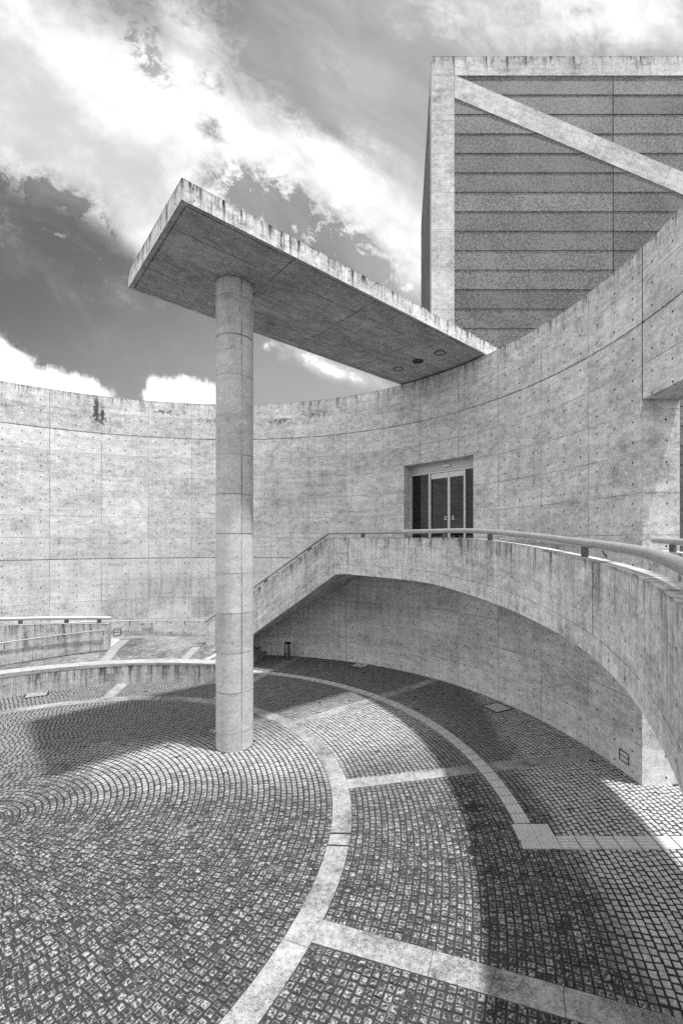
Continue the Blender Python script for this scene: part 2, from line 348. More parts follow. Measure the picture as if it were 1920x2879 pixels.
def tactile_mat():
    m, t, b = new_mat('tactile_tile')
    tc = t.new('ShaderNodeTexCoord'); P = tc.outputs['Object']; x, y, z = t.sep(P)
    n = t.noise(P, 5, 5, 0.7); n2 = t.noise(P, 40, 3, 0.75)
    k = t.add(1.0, t.add(t.mul(t.sub(n, 0.5), 0.7), t.mul(t.sub(n2, 0.5), 0.5)))
    bed_tone = t.ramp(z, 0.0085, 0.0120, 0.78, 1.0)              # tile surface darker than the raised bars and studs
    t.l.new(t.grey(t.mul(t.mul(k, 0.50), bed_tone)), b.inputs['Base Color']); b.inputs['Roughness'].default_value = 0.75
    return m
M['tactile'] = tactile_mat(); M['strip'] = plain('pale_strip_tile', 0.26, 0.75, nscale=6, amp=0.3, bump=0.1)
M['pipe'] = pipe_mat()
M['post'] = plain('steel_plate', 0.11, 0.5, 0.3, 14, 0.35)
M['dark'] = plain('dark_metal', 0.03, 0.5, 0.4, 20, 0.3)
M['frame'] = plain('anodised_aluminium', 0.62, 0.4, 0.2, 8, 0.12)
M['header'] = plain('brushed_panel', 0.45, 0.45, 0.2, 10, 0.15)
M['steel'] = plain('polished_steel', 0.38, 0.22, 1.0, 10, 0.15)
M['black'] = plain('black_rubber', 0.012, 0.6, 0.0, 20, 0.3)
M['white'] = plain('white_print', 0.75, 0.6, 0.0, 20, 0.08)
M['ink'] = plain('black_print', 0.02, 0.6, 0.0, 20, 0.1)
M['plaque'] = plain('plaque_plate', 0.50, 0.5, 0.2, 30, 0.15)
M['lens'] = plain('frosted_lamp_glass', 0.62, 0.35, 0.0, 10, 0.08)
M['clad'] = clad_mat()
M['earth'] = plain('bare_ground', 0.16, 0.95, 0.0, 3, 0.4, 0.3)
def glass_mat():
    m, t, b = new_mat('tinted_glass')
    tc = t.new('ShaderNodeTexCoord'); n = t.noise(tc.outputs['Object'], 0.9, 3, 0.5)
    b.inputs['Base Color'].default_value = (0.006, 0.006, 0.006, 1); b.inputs['Roughness'].default_value = 0.015
    b.inputs['IOR'].default_value = 1.62; b.inputs['Specular IOR Level'].default_value = 0.5
    set_bump(t, b, n, 0.02, 0.02)
    return m
M['glass'] = glass_mat()

# ------------------------------------------------------------------ mesh helpers
class MB:
    """collects polygons with metric uvs and a 'distance under the top edge' layer"""
    def __init__(s): s.v = []; s.f = []; s.uv = []; s.dr = []
    def face(s, pts, uvs=None, drip=9.0):
        i = len(s.v); s.v += [tuple(p) for p in pts]; s.f.append(list(range(i, i+len(pts))))
        if uvs is None: uvs = auto_uv(pts)
        s.uv += [tuple(q) for q in uvs]
        s.dr += list(drip) if hasattr(drip, '__len__') else [drip]*len(pts)
    def box(s, c, ax, ay, az, top_drip=False):
        """box: centre c, half-axis vectors"""
        c, ax, ay, az = map(Vector, (c, ax, ay, az))
        for n, a, b_ in ((az, ax, ay), (-az, ay, ax), (ax, ay, az), (-ax, az, ay), (ay, az, ax), (-ay, ax, az)):
            o = c + n; s.face([o-a-b_, o+a-b_, o+a+b_, o-a+b_])
    def prism(s, poly, d):
        """extrude polygon (list of 3d pts) along vector d; sides, front and back"""
        d = Vector(d); A = [Vector(p) for p in poly]; B = [p+d for p in A]; n = len(A)
        s.face(A); s.face(B[::-1])
        for i in range(n):
            j = (i+1) % n; s.face([A[i], B[i], B[j], A[j]])
    def lathe(s, c, prof, seg=32, uoff=0.0, axis=None):
        """prof: list of (r, z) from bottom up, about a vertical axis at c"""
        c = Vector(c)
        rm = max(r for r, z in prof)
        ztop = max(z for r, z in prof)
        for k in range(seg):
            a0, a1 = 2*PI*k/seg, 2*PI*(k+1)/seg
            for (r0, z0), (r1, z1) in zip(prof[:-1], prof[1:]):
                P = lambda r, a, z: c + Vector((r*math.cos(a), r*math.sin(a), z))
                u0, u1 = rm*a0+uoff, rm*a1+uoff
                if r0 < 1e-6: s.face([P(0, 0, z0), P(r1, a1, z1), P(r1, a0, z1)], [(u0, z0), (u1, z1+r1), (u0, z1+r1)], ztop-z0)
                elif r1 < 1e-6: s.face([P(r0, a0, z0), P(r0, a1, z0), P(0, 0, z1)], [(u0, z0), (u1, z0), (u0, z1+r0)], ztop-z0)
                else: s.face([P(r0, a0, z0), P(r0, a1, z0), P(r1, a1, z1), P(r1, a0, z1)], [(u0, z0), (u1, z0), (u1, z1), (u0, z1)], [ztop-z0, ztop-z0, ztop-z1, ztop-z1])
    def tube(s, pts, r, seg=14, cap=True):
        pts = [Vector(p) for p in pts]; rings = []
        up = Vector((0, 0, 1))
        for i, p in enumerate(pts):
            d = (pts[min(i+1, len(pts)-1)] - pts[max(i-1, 0)]).normalized()
            a = d.cross(up).normalized() if abs(d.z) < 0.98 else d.cross(Vector((1, 0, 0))).normalized()
            b_ = a.cross(d).normalized()
            rings.append([p + a*(r*math.cos(2*PI*k/seg)) + b_*(r*math.sin(2*PI*k/seg)) for k in range(seg)])
        L = 0
        for i in range(len(pts)-1):
            l2 = L + (pts[i+1]-pts[i]).length
            for k in range(seg):
                j = (k+1) % seg
                s.face([rings[i][k], rings[i][j], rings[i+1][j], rings[i+1][k]], [(L, k*r), (L, (k+1)*r), (l2, (k+1)*r), (l2, k*r)])
            L = l2
        if cap:
            s.face(rings[0][::-1]); s.face(rings[-1])
    def build(s, name, mat, parent=None, smooth=None, bevel=0.0):
        me = bpy.data.meshes.new(name); me.from_pydata(s.v, [], s.f)
        l1 = me.uv_layers.new(name='UVMap'); l2 = me.uv_layers.new(name='Drip')
        l1.data.foreach_set('uv', np.array(s.uv, dtype=np.float32).ravel())
        dd = np.zeros((len(s.dr), 2), dtype=np.float32); dd[:, 0] = s.dr
        l2.data.foreach_set('uv', dd.ravel())
        bm = bmesh.new(); bm.from_mesh(me)
        bmesh.ops.remove_doubles(bm, verts=bm.verts, dist=0.0004)
        bmesh.ops.recalc_face_normals(bm, faces=bm.faces)
        bm.to_mesh(me); bm.free()
        if smooth:
            me.polygons.foreach_set('use_smooth', [True]*len(me.polygons)); me.set_sharp_from_angle(angle=math.radians(smooth))
        me.materials.append(mat)
        o = bpy.data.objects.new(name, me); COL.objects.link(o)
        if parent:
            o.parent = parent; o.location = -parent.location if False else (0, 0, 0)
            o.matrix_parent_inverse = parent.matrix_basis.inverted()
        if bevel:
            md = o.modifiers.new('bevel', 'BEVEL'); md.width = bevel; md.segments = 2; md.limit_method = 'ANGLE'; md.angle_limit = math.radians(40)
        return o
def auto_uv(pts):
    p = [Vector(q) for q in pts]; n = Vector((0, 0, 0))
    for i in range(len(p)):
        a, b_ = p[i], p[(i+1) % len(p)]; n += a.cross(b_)
    n = n.normalized() if n.length > 1e-9 else Vector((0, 0, 1))
    if abs(n.z) > 0.8: return [(q.x, q.y) for q in p]
    t_ = Vector((-n.y, n.x, 0)).normalized(); w = n.cross(t_)
    if w.z < 0: w = -w
    return [(q.dot(t_), q.dot(w)) for q in p]
def thing(name, label, cat, loc, group=None):
    o = bpy.data.objects.new(name, None); COL.objects.link(o); o.location = loc; o.empty_display_size = 0.3
    o['label'] = label; o['category'] = cat
    if group: o['group'] = group
    return o
def tag(o, label, cat, group=None):
    o['label'] = label; o['category'] = cat
    if group: o['group'] = group
    return o
def struct(o, kind='structure'): o['kind'] = kind; return o
def pol(C, r, deg, z): a = math.radians(deg); return (C[0]+r*math.cos(a), C[1]+r*math.sin(a), z)
def ray_circle(x, C, R):
    u = (x-PX0)/FPX; a = u*u+1; b_ = -2*(u*C[0]+C[1]); c = C[0]**2+C[1]**2-R*R
    Y = (-b_+math.sqrt(max(b_*b_-4*a*c, 0)))/(2*a); return u*Y, Y
def frange(a, b_, st):
    n = max(1, int(math.ceil(abs(b_-a)/st))); return [a+(b_-a)*i/n for i in range(n+1)]

# ------------------------------------------------------------------ ground
g = MB(); g.face([(-400, -400, -0.06), (400, -400, -0.06), (400, 800, -0.06), (-400, 800, -0.06)])
struct(g.build('ground', M['earth']))

# ------------------------------------------------------------------ paving
R_IN, R_OUT = 6.54, 6.905                            # stone ring
T_IN, T_OUT = 9.87, 10.165                           # tactile ring
SPOKES = [-47.6, -17.6, 12.6, 42.4, 72.4, 102.4, 132.4]
SPW = 0.36
def visible(x, y):
    if y < 3.3: return False
    u = x/y
    return -0.96 < u < 0.78
def build_cobbles():
    V = []; F = []; T = []; E = []
    rs = np.random.RandomState(3)
    def cell(r0, r1, a0, a1):
        rm, am = (r0+r1)/2, (a0+a1)/2
        x, y = RC[0]+rm*math.cos(am), RC[1]+rm*math.sin(am)
        if not visible(x, y): return
        dw = math.hypot(x-WC[0], y-WC[1]); thw = math.degrees(math.atan2(y-WC[1], x-WC[0]))
        if dw > WR+0.08 and not (-26 < thw < 5.5): return
        if rm > 8.36 and am > math.radians(79): return
        if (x-(-3.62))**2+(y-11.38)**2 < 0.40**2: return
        if 2.44 < x < 3.08 and 7.57 < y < 8.18: return
        if x >= 3.06 and 7.57 < y < 7.83: return
        g_ = 0.0065 + abs(rs.normal(0, 0.0020))
        j = lambda: rs.normal(0, 0.0030)
        rr0, rr1 = r0+g_, r1-g_; da = g_/rm; b0, b1 = a0+da, a1-da
        h = rs.normal(0, 0.0042); tx, ty = rs.normal(0, 0.022), rs.normal(0, 0.022)
        i = len(V); tn = rs.rand()
        ins = 0.008+rs.rand()*0.006; ia = ins/rm
        for (r, a) in ((rr0, b0), (rr1, b0), (rr1, b1), (rr0, b1)):
            V.append((RC[0]+(r+j()*0.4)*math.cos(a), RC[1]+(r+j()*0.4)*math.sin(a), -0.014)); E.append(1.0)
        for (r, a) in ((rr0+ins, b0+ia), (rr1-ins, b0+ia), (rr1-ins, b1-ia), (rr0+ins, b1-ia)):
            px_, py_ = RC[0]+(r+j())*math.cos(a+j()/rm), RC[1]+(r+j())*math.sin(a+j()/rm)
            V.append((px_, py_, h+tx*(px_-x)+ty*(py_-y))); E.append(0.5)
        V.append((x, y, h+0.006)); E.append(0.0)
        T.extend([tn]*9)
        F.append((i+4, i+5, i+8)); F.append((i+5, i+6, i+8)); F.append((i+6, i+7, i+8)); F.append((i+7, i+4, i+8))
        for k in range(4): F.append((i+k, i+(k+1) % 4, i+4+(k+1) % 4, i+4+k))
    def row(r0, r1, a0, a1):
        n = max(1, int(round((a1-a0)*(r0+r1)/2/0.107)))
        w = 1+rs.normal(0, 0.055, n); w = np.cumsum(w)/w.sum(); w = np.concatenate([[0], w])
        for k in range(n): cell(r0, r1, a0+(a1-a0)*w[k], a0+(a1-a0)*w[k+1])
    nr = 58; ph = rs.rand(nr)*6.28
    for k in range(1, nr):
        r0, r1 = R_IN*k/nr, R_IN*(k+1)/nr
        # whole circle, starting on the hidden side
        st = math.radians(180)+ph[k]*0.02
        row(r0, r1, st, st+2*PI)
    def rings(ra, rb, n, extra=None):
        for k in range(n):
            r0, r1 = ra+(rb-ra)*k/n, ra+(rb-ra)*(k+1)/n; rm = (r0+r1)/2
            for s0, s1 in zip(SPOKES[:-1], SPOKES[1:]):
                d = SPW/2/rm
                a0, a1 = math.radians(s0)+d, math.radians(s1)-d
                if extra: a0, a1 = max(a0, extra[0]), min(a1, extra[1])
                if a1 > a0+0.002: row(r0, r1, a0, a1)
    rings(R_OUT, T_IN, 27)
    rings(T_IN, T_OUT, 3, (math.radians(-50), math.radians(0.9)))
    rings(T_OUT, T_OUT+0.110*62, 62)
    me = bpy.data.meshes.new('paving'); me.from_pydata(V, [], F)
    at = me.attributes.new('tone', 'FLOAT', 'POINT'); at.data.foreach_set('value', np.array(T, dtype=np.float32))
    ae = me.attributes.new('edge', 'FLOAT', 'POINT'); ae.data.foreach_set('value', np.array(E, dtype=np.float32))
    me.materials.append(M['cobble'])
    o = bpy.data.objects.new('paving', me); COL.objects.link(o); struct(o)
    bed = MB(); bed.face([(-30, -6, -0.011), (34, -6, -0.011), (34, 34, -0.011), (-30, 34, -0.011)])
    struct(bed.build('paving_bed', M['grout']))
build_cobbles()
def sector(mb, C, r0, r1, a0, a1, z, z0=None, step=2.0, rn=1):
    """flat ring sector with vertical edges down to z0; z may be a function (r, deg)"""
    zf = z if callable(z) else (lambda r, a: z)
    A = frange(a0, a1, step); Rr = [r0+(r1-r0)*i/rn for i in range(rn+1)]
    for p, q in zip(A[:-1], A[1:]):
        for ra, rb in zip(Rr[:-1], Rr[1:]):
            pts = [pol(C, ra, p, zf(ra, p)), pol(C, rb, p, zf(rb, p)), pol(C, rb, q, zf(rb, q)), pol(C, ra, q, zf(ra, q))]
            mb.face(pts, [(P_[0], P_[1]) for P_ in pts])
        if z0 is not None:
            for r in (r0, r1):
                u0, u1 = r*math.radians(p), r*math.radians(q); za, zb = zf(r, p), zf(r, q)
                mb.face([pol(C, r, p, z0), pol(C, r, q, z0), pol(C, r, q, zb), pol(C, r, p, za)], [(u0, z0), (u1, z0), (u1, zb), (u0, za)], [za-z0, zb-z0, 0, 0])
    if z0 is not None:
        for a in (a0, a1):
            for ra, rb in zip(Rr[:-1], Rr[1:]):
                mb.face([pol(C, ra, a, z0), pol(C, rb, a, z0), pol(C, rb, a, zf(rb, a)), pol(C, ra, a, zf(ra, a))],
                        [(ra, z0), (rb, z0), (rb, zf(rb, a)), (ra, zf(ra, a))], [zf(ra, a)-z0, zf(rb, a)-z0, 0, 0])
# stone ring, cut by two pairs of slots
ring = MB()
cuts = [(-100, -3.75), (-3.45, -1.05), (-0.75, 87.2), (87.5, 89.4), (89.7, 260)]
for a0, a1 in cuts:
    nsl = max(1, int((a1-a0)/14.9)); al_ = frange(a0, a1, (a1-a0)/nsl+1e-6)
    for b0, b1 in zip(al_[:-1], al_[1:]):
        ws_ = rnd.uniform(-1, 1)*0.002; sector(ring, RC, R_IN, R_OUT, b0+0.035, b1-0.035, 0.003+ws_, -0.02, 1.5)
ro = struct(ring.build('paving_ring', M['band']))
for a0, a1 in ((-3.75, -3.45), (-1.05, -0.75), (87.2, 87.5), (89.4, 89.7)):
    s_ = MB(); sector(s_, RC, R_IN, R_OUT, a0, a1, -0.004, -0.02, 1.0); s_.build('slot', M['dark'], ro)
sp_ = MB()
for s0 in SPOKES[:-1]:
    for ra, rb in (((R_OUT, 17.5),) if s0 < 0 else ((R_OUT, T_IN), (T_OUT, 13.4))):
        a = math.radians(s0); d = Vector((math.cos(a), math.sin(a), 0)); n = Vector((-d.y, d.x, 0))
        if s0 > 79: rb = min(rb, 8.36)
        if rb <= ra: continue
        e = 0.004
        nb = max(1, int(round((rb-ra)/1.48)))
        for k in range(nb):
            qa, qb = ra+(rb-ra)*k/nb, ra+(rb-ra)*(k+1)/nb
            c = Vector((RC[0], RC[1], -0.008+rnd.uniform(-1, 1)*0.0015)) + d*((qa+qb)/2)
            sp_.box(c, d*((qb-qa)/2-e), n*(SPW/2), (0, 0, 0.0105))
struct(sp_.build('paving_bands', M['band']))
# tactile path: curved strip of bar tiles, four dot tiles at the turn, straight strip out of the gate
tp = MB()
def bar_tile(c, d, n, L, W):
    c, d, n = Vector(c), Vector(d), Vector(n)
    tp.box(c+Vector((0, 0, -0.004)), d*(L/2-0.010), n*(W/2), (0, 0, 0.008))
    for k in range(4):
        o = n*((k-1.5)*W*0.235)
        tp.box(c+o+Vector((0, 0, 0.0065)), d*(L/2-0.02), n*(W*0.052), (0, 0, 0.0035))
for k in range(51):
    a = math.radians(0.95+1.72*k+0.86)
    if 0.95+1.72*k > 88: break
    d = Vector((-math.sin(a), math.cos(a), 0)); n = Vector((math.cos(a), math.sin(a), 0))
    rm = (T_IN+T_OUT)/2
    bar_tile(Vector((RC[0], RC[1], 0.004))+n*rm, d, n, 1.70*PI/180*rm, T_OUT-T_IN)
for k in range(26):
    bar_tile((3.08+0.165+0.333*k, 7.70, 0.004), (1, 0, 0), (0, 1, 0), 0.333, 0.33)
for i in range(2):
    for j in range(2):
        cx, cy = 2.42+0.165+0.33*i, 7.54+0.165+0.33*j
        tp.box((cx, cy, 0.0), (0.1625, 0, 0), (0, 0.1625, 0), (0, 0, 0.008))
        for p in range(6):
            for q in range(6):
                tp.lathe((cx+(p-2.5)*0.052, cy+(q-2.5)*0.052, 0.0078), [(0.016, 0), (0.010, 0.007), (0, 0.008)], 8)
struct(tp.build('tactile_path', M['tactile']))

# manhole covers
M['pale_setts'] = plain('pale_setts', 0.46, 0.8, nscale=14, amp=0.35, bump=0.2)
def manhole(cx, cy, w, ang, label, x_dark=False):
    e = thing('manhole_cover', label, 'manhole cover', (cx, cy, 0.0), 'paved manhole covers in the setts')
    a = math.radians(ang); d = Vector((math.cos(a), math.sin(a), 0)); n = Vector((-d.y, d.x, 0)); c = Vector((cx, cy, 0.008))
    f = MB()
    for sgn in (-1, 1):
        f.box(c+d*(sgn*w/2), d*0.022, n*(w/2+0.022), (0, 0, 0.009)); f.box(c+n*(sgn*w/2), d*(w/2-0.022), n*0.022, (0, 0, 0.0088))
    f.build('frame', M['dark'], e)
    l = MB(); k = 5; q = (w-0.03)/k
    for i in range(k):
        for j in range(k):
            l.box(c+d*((i-2)*q)+n*((j-2)*q)+Vector((0, 0, rnd.uniform(-.002, .001))), d*(q/2-0.006), n*(q/2-0.006), (0, 0, 0.006))
    l.box(c-Vector((0, 0, 0.006)), d*(w/2-0.013), n*(w/2-0.013), (0, 0, 0.004))
    l.build('lid', M['band'] if x_dark else M['pale_setts'], e)
def floor_pt(x, y): Y = FPX*EYE/(y-PY0); return (x-PX0)/FPX*Y, Y
for (x, y, lab) in ((1397, 1990, 'square stone-filled manhole cover in the setts nearest the foot of the ramp wall'),
                    (1012, 1871, 'square stone-filled manhole cover close to the wall to the right of the bollard'),
                    (105, 1952, 'square stone-filled manhole cover at the foot of the low kerb wall on the left')):
    X, Y = floor_pt(x, y); manhole(X, Y, 0.62, math.degrees(math.atan2(Y-RC[1], X-RC[0])), lab, x < 300)

# ------------------------------------------------------------------ round wall
Z_TOP, Z_J1, Z_J0, Z_DECK = 11.35, 9.75, 4.39, 4.36
D_A, D_B, D_TOP = 36.16, 51.52, 8.13                 # door opening
G_A, G_B, G_TOP = -25.0, 5.54, 8.14                  # gateway
wall = thing('round_wall', 'tall curved exposed concrete wall enclosing the court, with a doorway and a gateway', 'wall', (WC[0], WC[1], 0))
def build_wall():
    ths = sorted(set([round(x, 4) for seg in ((-72, G_A), (G_A, G_B), (G_B, D_A), (D_A, D_B), (D_B, 205)) for x in frange(seg[0], seg[1], 1.25)]))
    zs = [-0.05, Z_DECK, Z_J0-0.02, Z_J0+0.02, D_TOP, G_TOP, Z_J1-0.022, Z_J1+0.022, Z_TOP]
    nT, nZ = len(ths)-1, len(zs)-1
    def solid(i, j):
        if i < 0 or i >= nT or j < 0 or j >= nZ: return False
        th = (ths[i]+ths[i+1])/2; z = (zs[j]+zs[j+1])/2
        if D_A < th < D_B and Z_DECK < z < D_TOP: return False
        if G_A < th < G_B and z < G_TOP: return False
        return True
    def rin(j): return WR + (0.035 if j in (2, 6) else 0.0)
    RO = WR+WT; mb = MB()
    P = lambda r, i, z: pol(WC, r, ths[i], z); U = lambda i: WR*math.radians(ths[i])
    for i in range(nT):
        for j in range(nZ):
            if not solid(i, j): continue
            za, zb = zs[j], zs[j+1]; ri = rin(j)
            uv = [(U(i), za), (U(i+1), za), (U(i+1), zb), (U(i), zb)]; dr = [Z_TOP-za, Z_TOP-za, Z_TOP-zb, Z_TOP-zb]
            mb.face([P(ri, i, za), P(ri, i+1, za), P(ri, i+1, zb), P(ri, i, zb)], uv, dr)
            mb.face([P(RO, i, za), P(RO, i+1, za), P(RO, i+1, zb), P(RO, i, zb)], uv, dr)
            for jj, z in ((j-1, za), (j+1, zb)):
                if not solid(i, jj): mb.face([P(ri, i, z), P(ri, i+1, z), P(RO, i+1, z), P(RO, i, z)], [(U(i), z), (U(i+1), z), (U(i+1), z+WT), (U(i), z+WT)])
                elif abs(rin(jj)-ri) > 1e-6 and ri < rin(jj):
                    mb.face([P(ri, i, z), P(ri, i+1, z), P(rin(jj), i+1, z), P(rin(jj), i, z)], [(U(i), z), (U(i+1), z), (U(i+1), z+.02), (U(i), z+.02)])
            for ii, e in ((i-1, i), (i+1, i+1)):
                if not solid(ii, j):
                    mb.face([P(ri, e, za), P(RO, e, za), P(RO, e, zb), P(ri, e, zb)], [(U(i)+0.35, za), (U(i)+0.35+WT, za), (U(i)+0.35+WT, zb), (U(i)+0.35, zb)])
    return mb.build('wall', M['wall'], wall, smooth=25)
build_wall()
# dark movement joint up the wall at the gateway corner (above the lintel)
mj = MB()
for r_, z0_, z1_ in ((WR-0.003, G_TOP, Z_TOP),):
    a0, a1 = 5.46, 5.56
    pts = [pol(WC, r_, a0, z0_), pol(WC, r_, a1, z0_), pol(WC, r_, a1, z1_), pol(WC, r_, a0, z1_)]
    q = [Vector(p) + Vector((0.02*math.cos(TH0), 0.02*math.sin(TH0), 0)) for p in pts]
    mj.face(pts); mj.face(q[::-1])
    for i in range(4): mj.face([pts[i], pts[(i+1) % 4], q[(i+1) % 4], q[i]])
mj.build('movement_joint', M['dark'], wall)

# sliding door
def build_door():
    P1 = Vector(pol(WC, WR, D_B, 0)); P2 = Vector(pol(WC, WR, D_A, 0))
    d = (P2-P1).normalized(); n = Vector((d.y, -d.x, 0))
    if n.dot(P1-Vector((WC[0], WC[1], 0))) < 0: n = -n
    O = P1 + n*0.52
    def tpix(x):                        # where a pixel column of the photo meets the door plane
        u = (x-PX0)/FPX; return (u*O.y-O.x)/(d.x-u*d.y)
    z0, zb, zt = Z_DECK, 7.80, 8.13
    def bar(mb, a, b_, za, zc, depth=0.06, off=0.0):
        mb.box(O+d*((a+b_)/2)+n*off+Vector((0, 0, (za+zc)/2)), d*((b_-a)/2), n*(depth), (0, 0, (zc-za)/2))
    t1, t2, t3 = tpix(1209.5), tpix(1261.5), tpix(1308)
    right = 3.5
    hd = MB(); bar(hd, -0.06, right, zb, zt-0.002, 0.05, -0.03); ho = hd.build('header', M['header'], wall, bevel=0.004)
    tr = MB(); bar(tr, -0.06, right, zb-0.05, zb-0.003, 0.07); tr.build('transom', M['frame'], wall)
    se = MB(); bar(se, t2-0.17, t2+0.11, 7.93, 7.985, 0.035, -0.117); so = se.build('sensor', M['white'], ho)
    for a in (-0.045, t1, t3):
        f = MB(); bar(f, a-0.035, a+0.04, z0, zb-0.052, 0.07); f.build('mullion', M['frame'], wall, bevel=0.004)
    gl = MB(); bar(gl, -0.005, t1-0.037, z0, zb-0.053, 0.008); gl.build('glass_panel', M['glass'], wall)
    gl = MB(); bar(gl, t3+0.042, right, z0, zb-0.053, 0.008); gl.build('glass_panel', M['glass'], wall)
    for (a, b_, sx) in ((t1+0.043, t2-0.005, -1), (t2+0.005, t3-0.04, 1)):
        lf = MB()
        bar(lf, a, b_, zb-0.26, zb-0.054, 0.03, 0.02)
        m0, m1 = (b_-0.05, b_) if sx < 0 else (a, a+0.05)
        bar(lf, m0, m1, z0+0.02, zb-0.262, 0.03, 0.02)
        lo = lf.build('door_leaf', M['frame'], wall, bevel=0.003)
        gp = MB(); a2, b2 = (a, b_-0.052) if sx < 0 else (a+0.052, b_)
        bar(gp, a2, b2, z0+0.02, zb-0.263, 0.006, 0.02); gp.build('glass', M['glass'], lo)
        sk = MB()
        c = O+d*(b2-0.12 if sx < 0 else a2+0.12)+n*0.0125+Vector((0, 0, 6.02))
        sk.prism([c-d*0.052, c+d*0.052, c+Vector((0, 0, 0.095))], -n*0.002)
        sk.box(c+Vector((0, 0, -0.055)), d*0.052, n*0.001, (0, 0, 0.016))
        st_ = sk.build('warning_sticker', M['white'], lo)
        ik = MB(); c2 = c-n*0.0030
        ik.box(c2+Vector((0, 0, 0.044)), d*0.006, n*0.0006, (0, 0, 0.020)); ik.box(c2+Vector((0, 0, 0.014)), d*0.006, n*0.0006, (0, 0, 0.005))
        ik.build('sticker_print', M['ink'], st_)
    th_ = MB(); bar(th_, -0.06, right, z0-0.05, z0+0.018, 0.3, 0.0); th_.build('threshold', M['frame'], wall)
build_door()

# recessed wall lights
def wall_light(th, z, w, h, name='recessed_light'):
    a = math.radians(th); r = Vector((math.cos(a), math.sin(a), 0)); d = Vector((-r.y, r.x, 0)); c = Vector(pol(WC, WR, th, z))
    f = MB()
    for s_ in (-1, 1):
        f.box(c+d*(s_*w/2)-r*0.004, d*0.009, r*0.012, (0, 0, h/2+0.009)); f.box(c+Vector((0, 0, s_*h/2))-r*0.004, d*(w/2-0.009), r*0.012, (0, 0, 0.009))
    f.box(c-r*0.008, d*(w/2-0.009), r*0.004, (0, 0, 0.008))
    o = f.build(name, M['black'], wall)
    l = MB(); l.box(c-r*0.003, d*(w/2-0.010), r*0.002, (0, 0, h/2-0.010)); l.build('louvre', M['lens'], o)
    return o
wall_light(8.2, 0.34, 0.30, 0.23)
wall_light(112.9, 1.20, 0.27, 0.27)

# thin handrail along the wall: left part above the terrace ramp, right part above the deck
def wall_rail(ths, zf, brackets):
    hr = MB(); hr.tube([pol(WC, WR-0.11, t_, zf(t_)) for t_ in ths], 0.021, 10); o = hr.build('handrail', M['pipe'], wall, smooth=40)
    for t_ in brackets:
        bk = MB(); bk.tube([pol(WC, WR-0.11, t_, zf(t_)-0.02), pol(WC, WR-0.10, t_, zf(t_)-0.12), pol(WC, WR-0.002, t_, zf(t_)-0.22)], 0.016, 8)
        bk.build('bracket', M['post'], o)
wall_rail(frange(95.0, 150, 1.5), lambda t_: 1.555+(t_-96)*0.0085, (100, 110.6, 121, 131))
wall_rail(frange(30, 8, 1.5), lambda t_: 5.19 if t_ > 30 else 4.99+(t_-17)*0.0085+0.06, (28, 19, 11))

# plaque
def build_plaque():
    th, z = 107.3, 1.40; a = math.radians(th); r = Vector((math.cos(a), math.sin(a), 0)); d = Vector((r.y, -r.x, 0)); c = Vector(pol(WC, WR, th, z))-r*0.012
    pb = MB(); pb.box(c, d*0.235, r*0.012, (0, 0, 0.155)); o = pb.build('sign_plaque', M['plaque'], None, bevel=0.003)
    tag(o, 'small pale plaque with dark marks fixed to the curved wall beside the left wall light', 'sign')
    f = c-r*0.0135; k = MB()
    def stroke(x0, z0, x1, z1, w=0.012):
        p = f+d*x0+Vector((0, 0, z0)); q = f+d*x1+Vector((0, 0, z1)); e = (q-p); e2 = e.normalized(); s_ = e2.cross(r).normalized()
        k.box((p+q)/2, e/2, s_*w/2, r*0.0008)
    # arrow up-left, with two short lines of small print under it
    stroke(-0.205, 0.12, -0.205, 0.07, .018); stroke(-0.195, 0.112, -0.15, 0.112, .018); stroke(-0.195, 0.105, -0.14, 0.06, .02); stroke(-0.21, 0.02, -0.16, 0.02, .007); stroke(-0.15, 0.028, -0.12, 0.028, .007)
    k.build('arrow_print', M['ink'], o); k = MB()
    # figure on a stair, and the lettering NO below it
    stroke(0.14, 0.125, 0.165, 0.125, .028); stroke(0.15, 0.11, 0.12, 0.07); stroke(0.15, 0.105, 0.19, 0.085); stroke(0.14, 0.07, 0.19, 0.05); stroke(0.12, 0.03, 0.15, 0.045); stroke(0.15, 0.03, 0.20, 0.01)
    k.build('figure_print', M['ink'], o); k = MB()
    for (x0, z0, x1, z1) in ((.09, -.11, .09, -.06), (.09, -.06, .125, -.11), (.125, -.11, .125, -.06), (.15, -.11, .15, -.06), (.15, -.06, .185, -.06), (.185, -.06, .185, -.11), (.185, -.11, .15, -.11)): stroke(x0, z0, x1, z1, .010)
    k.build('lettering', M['ink'], o)
build_plaque()

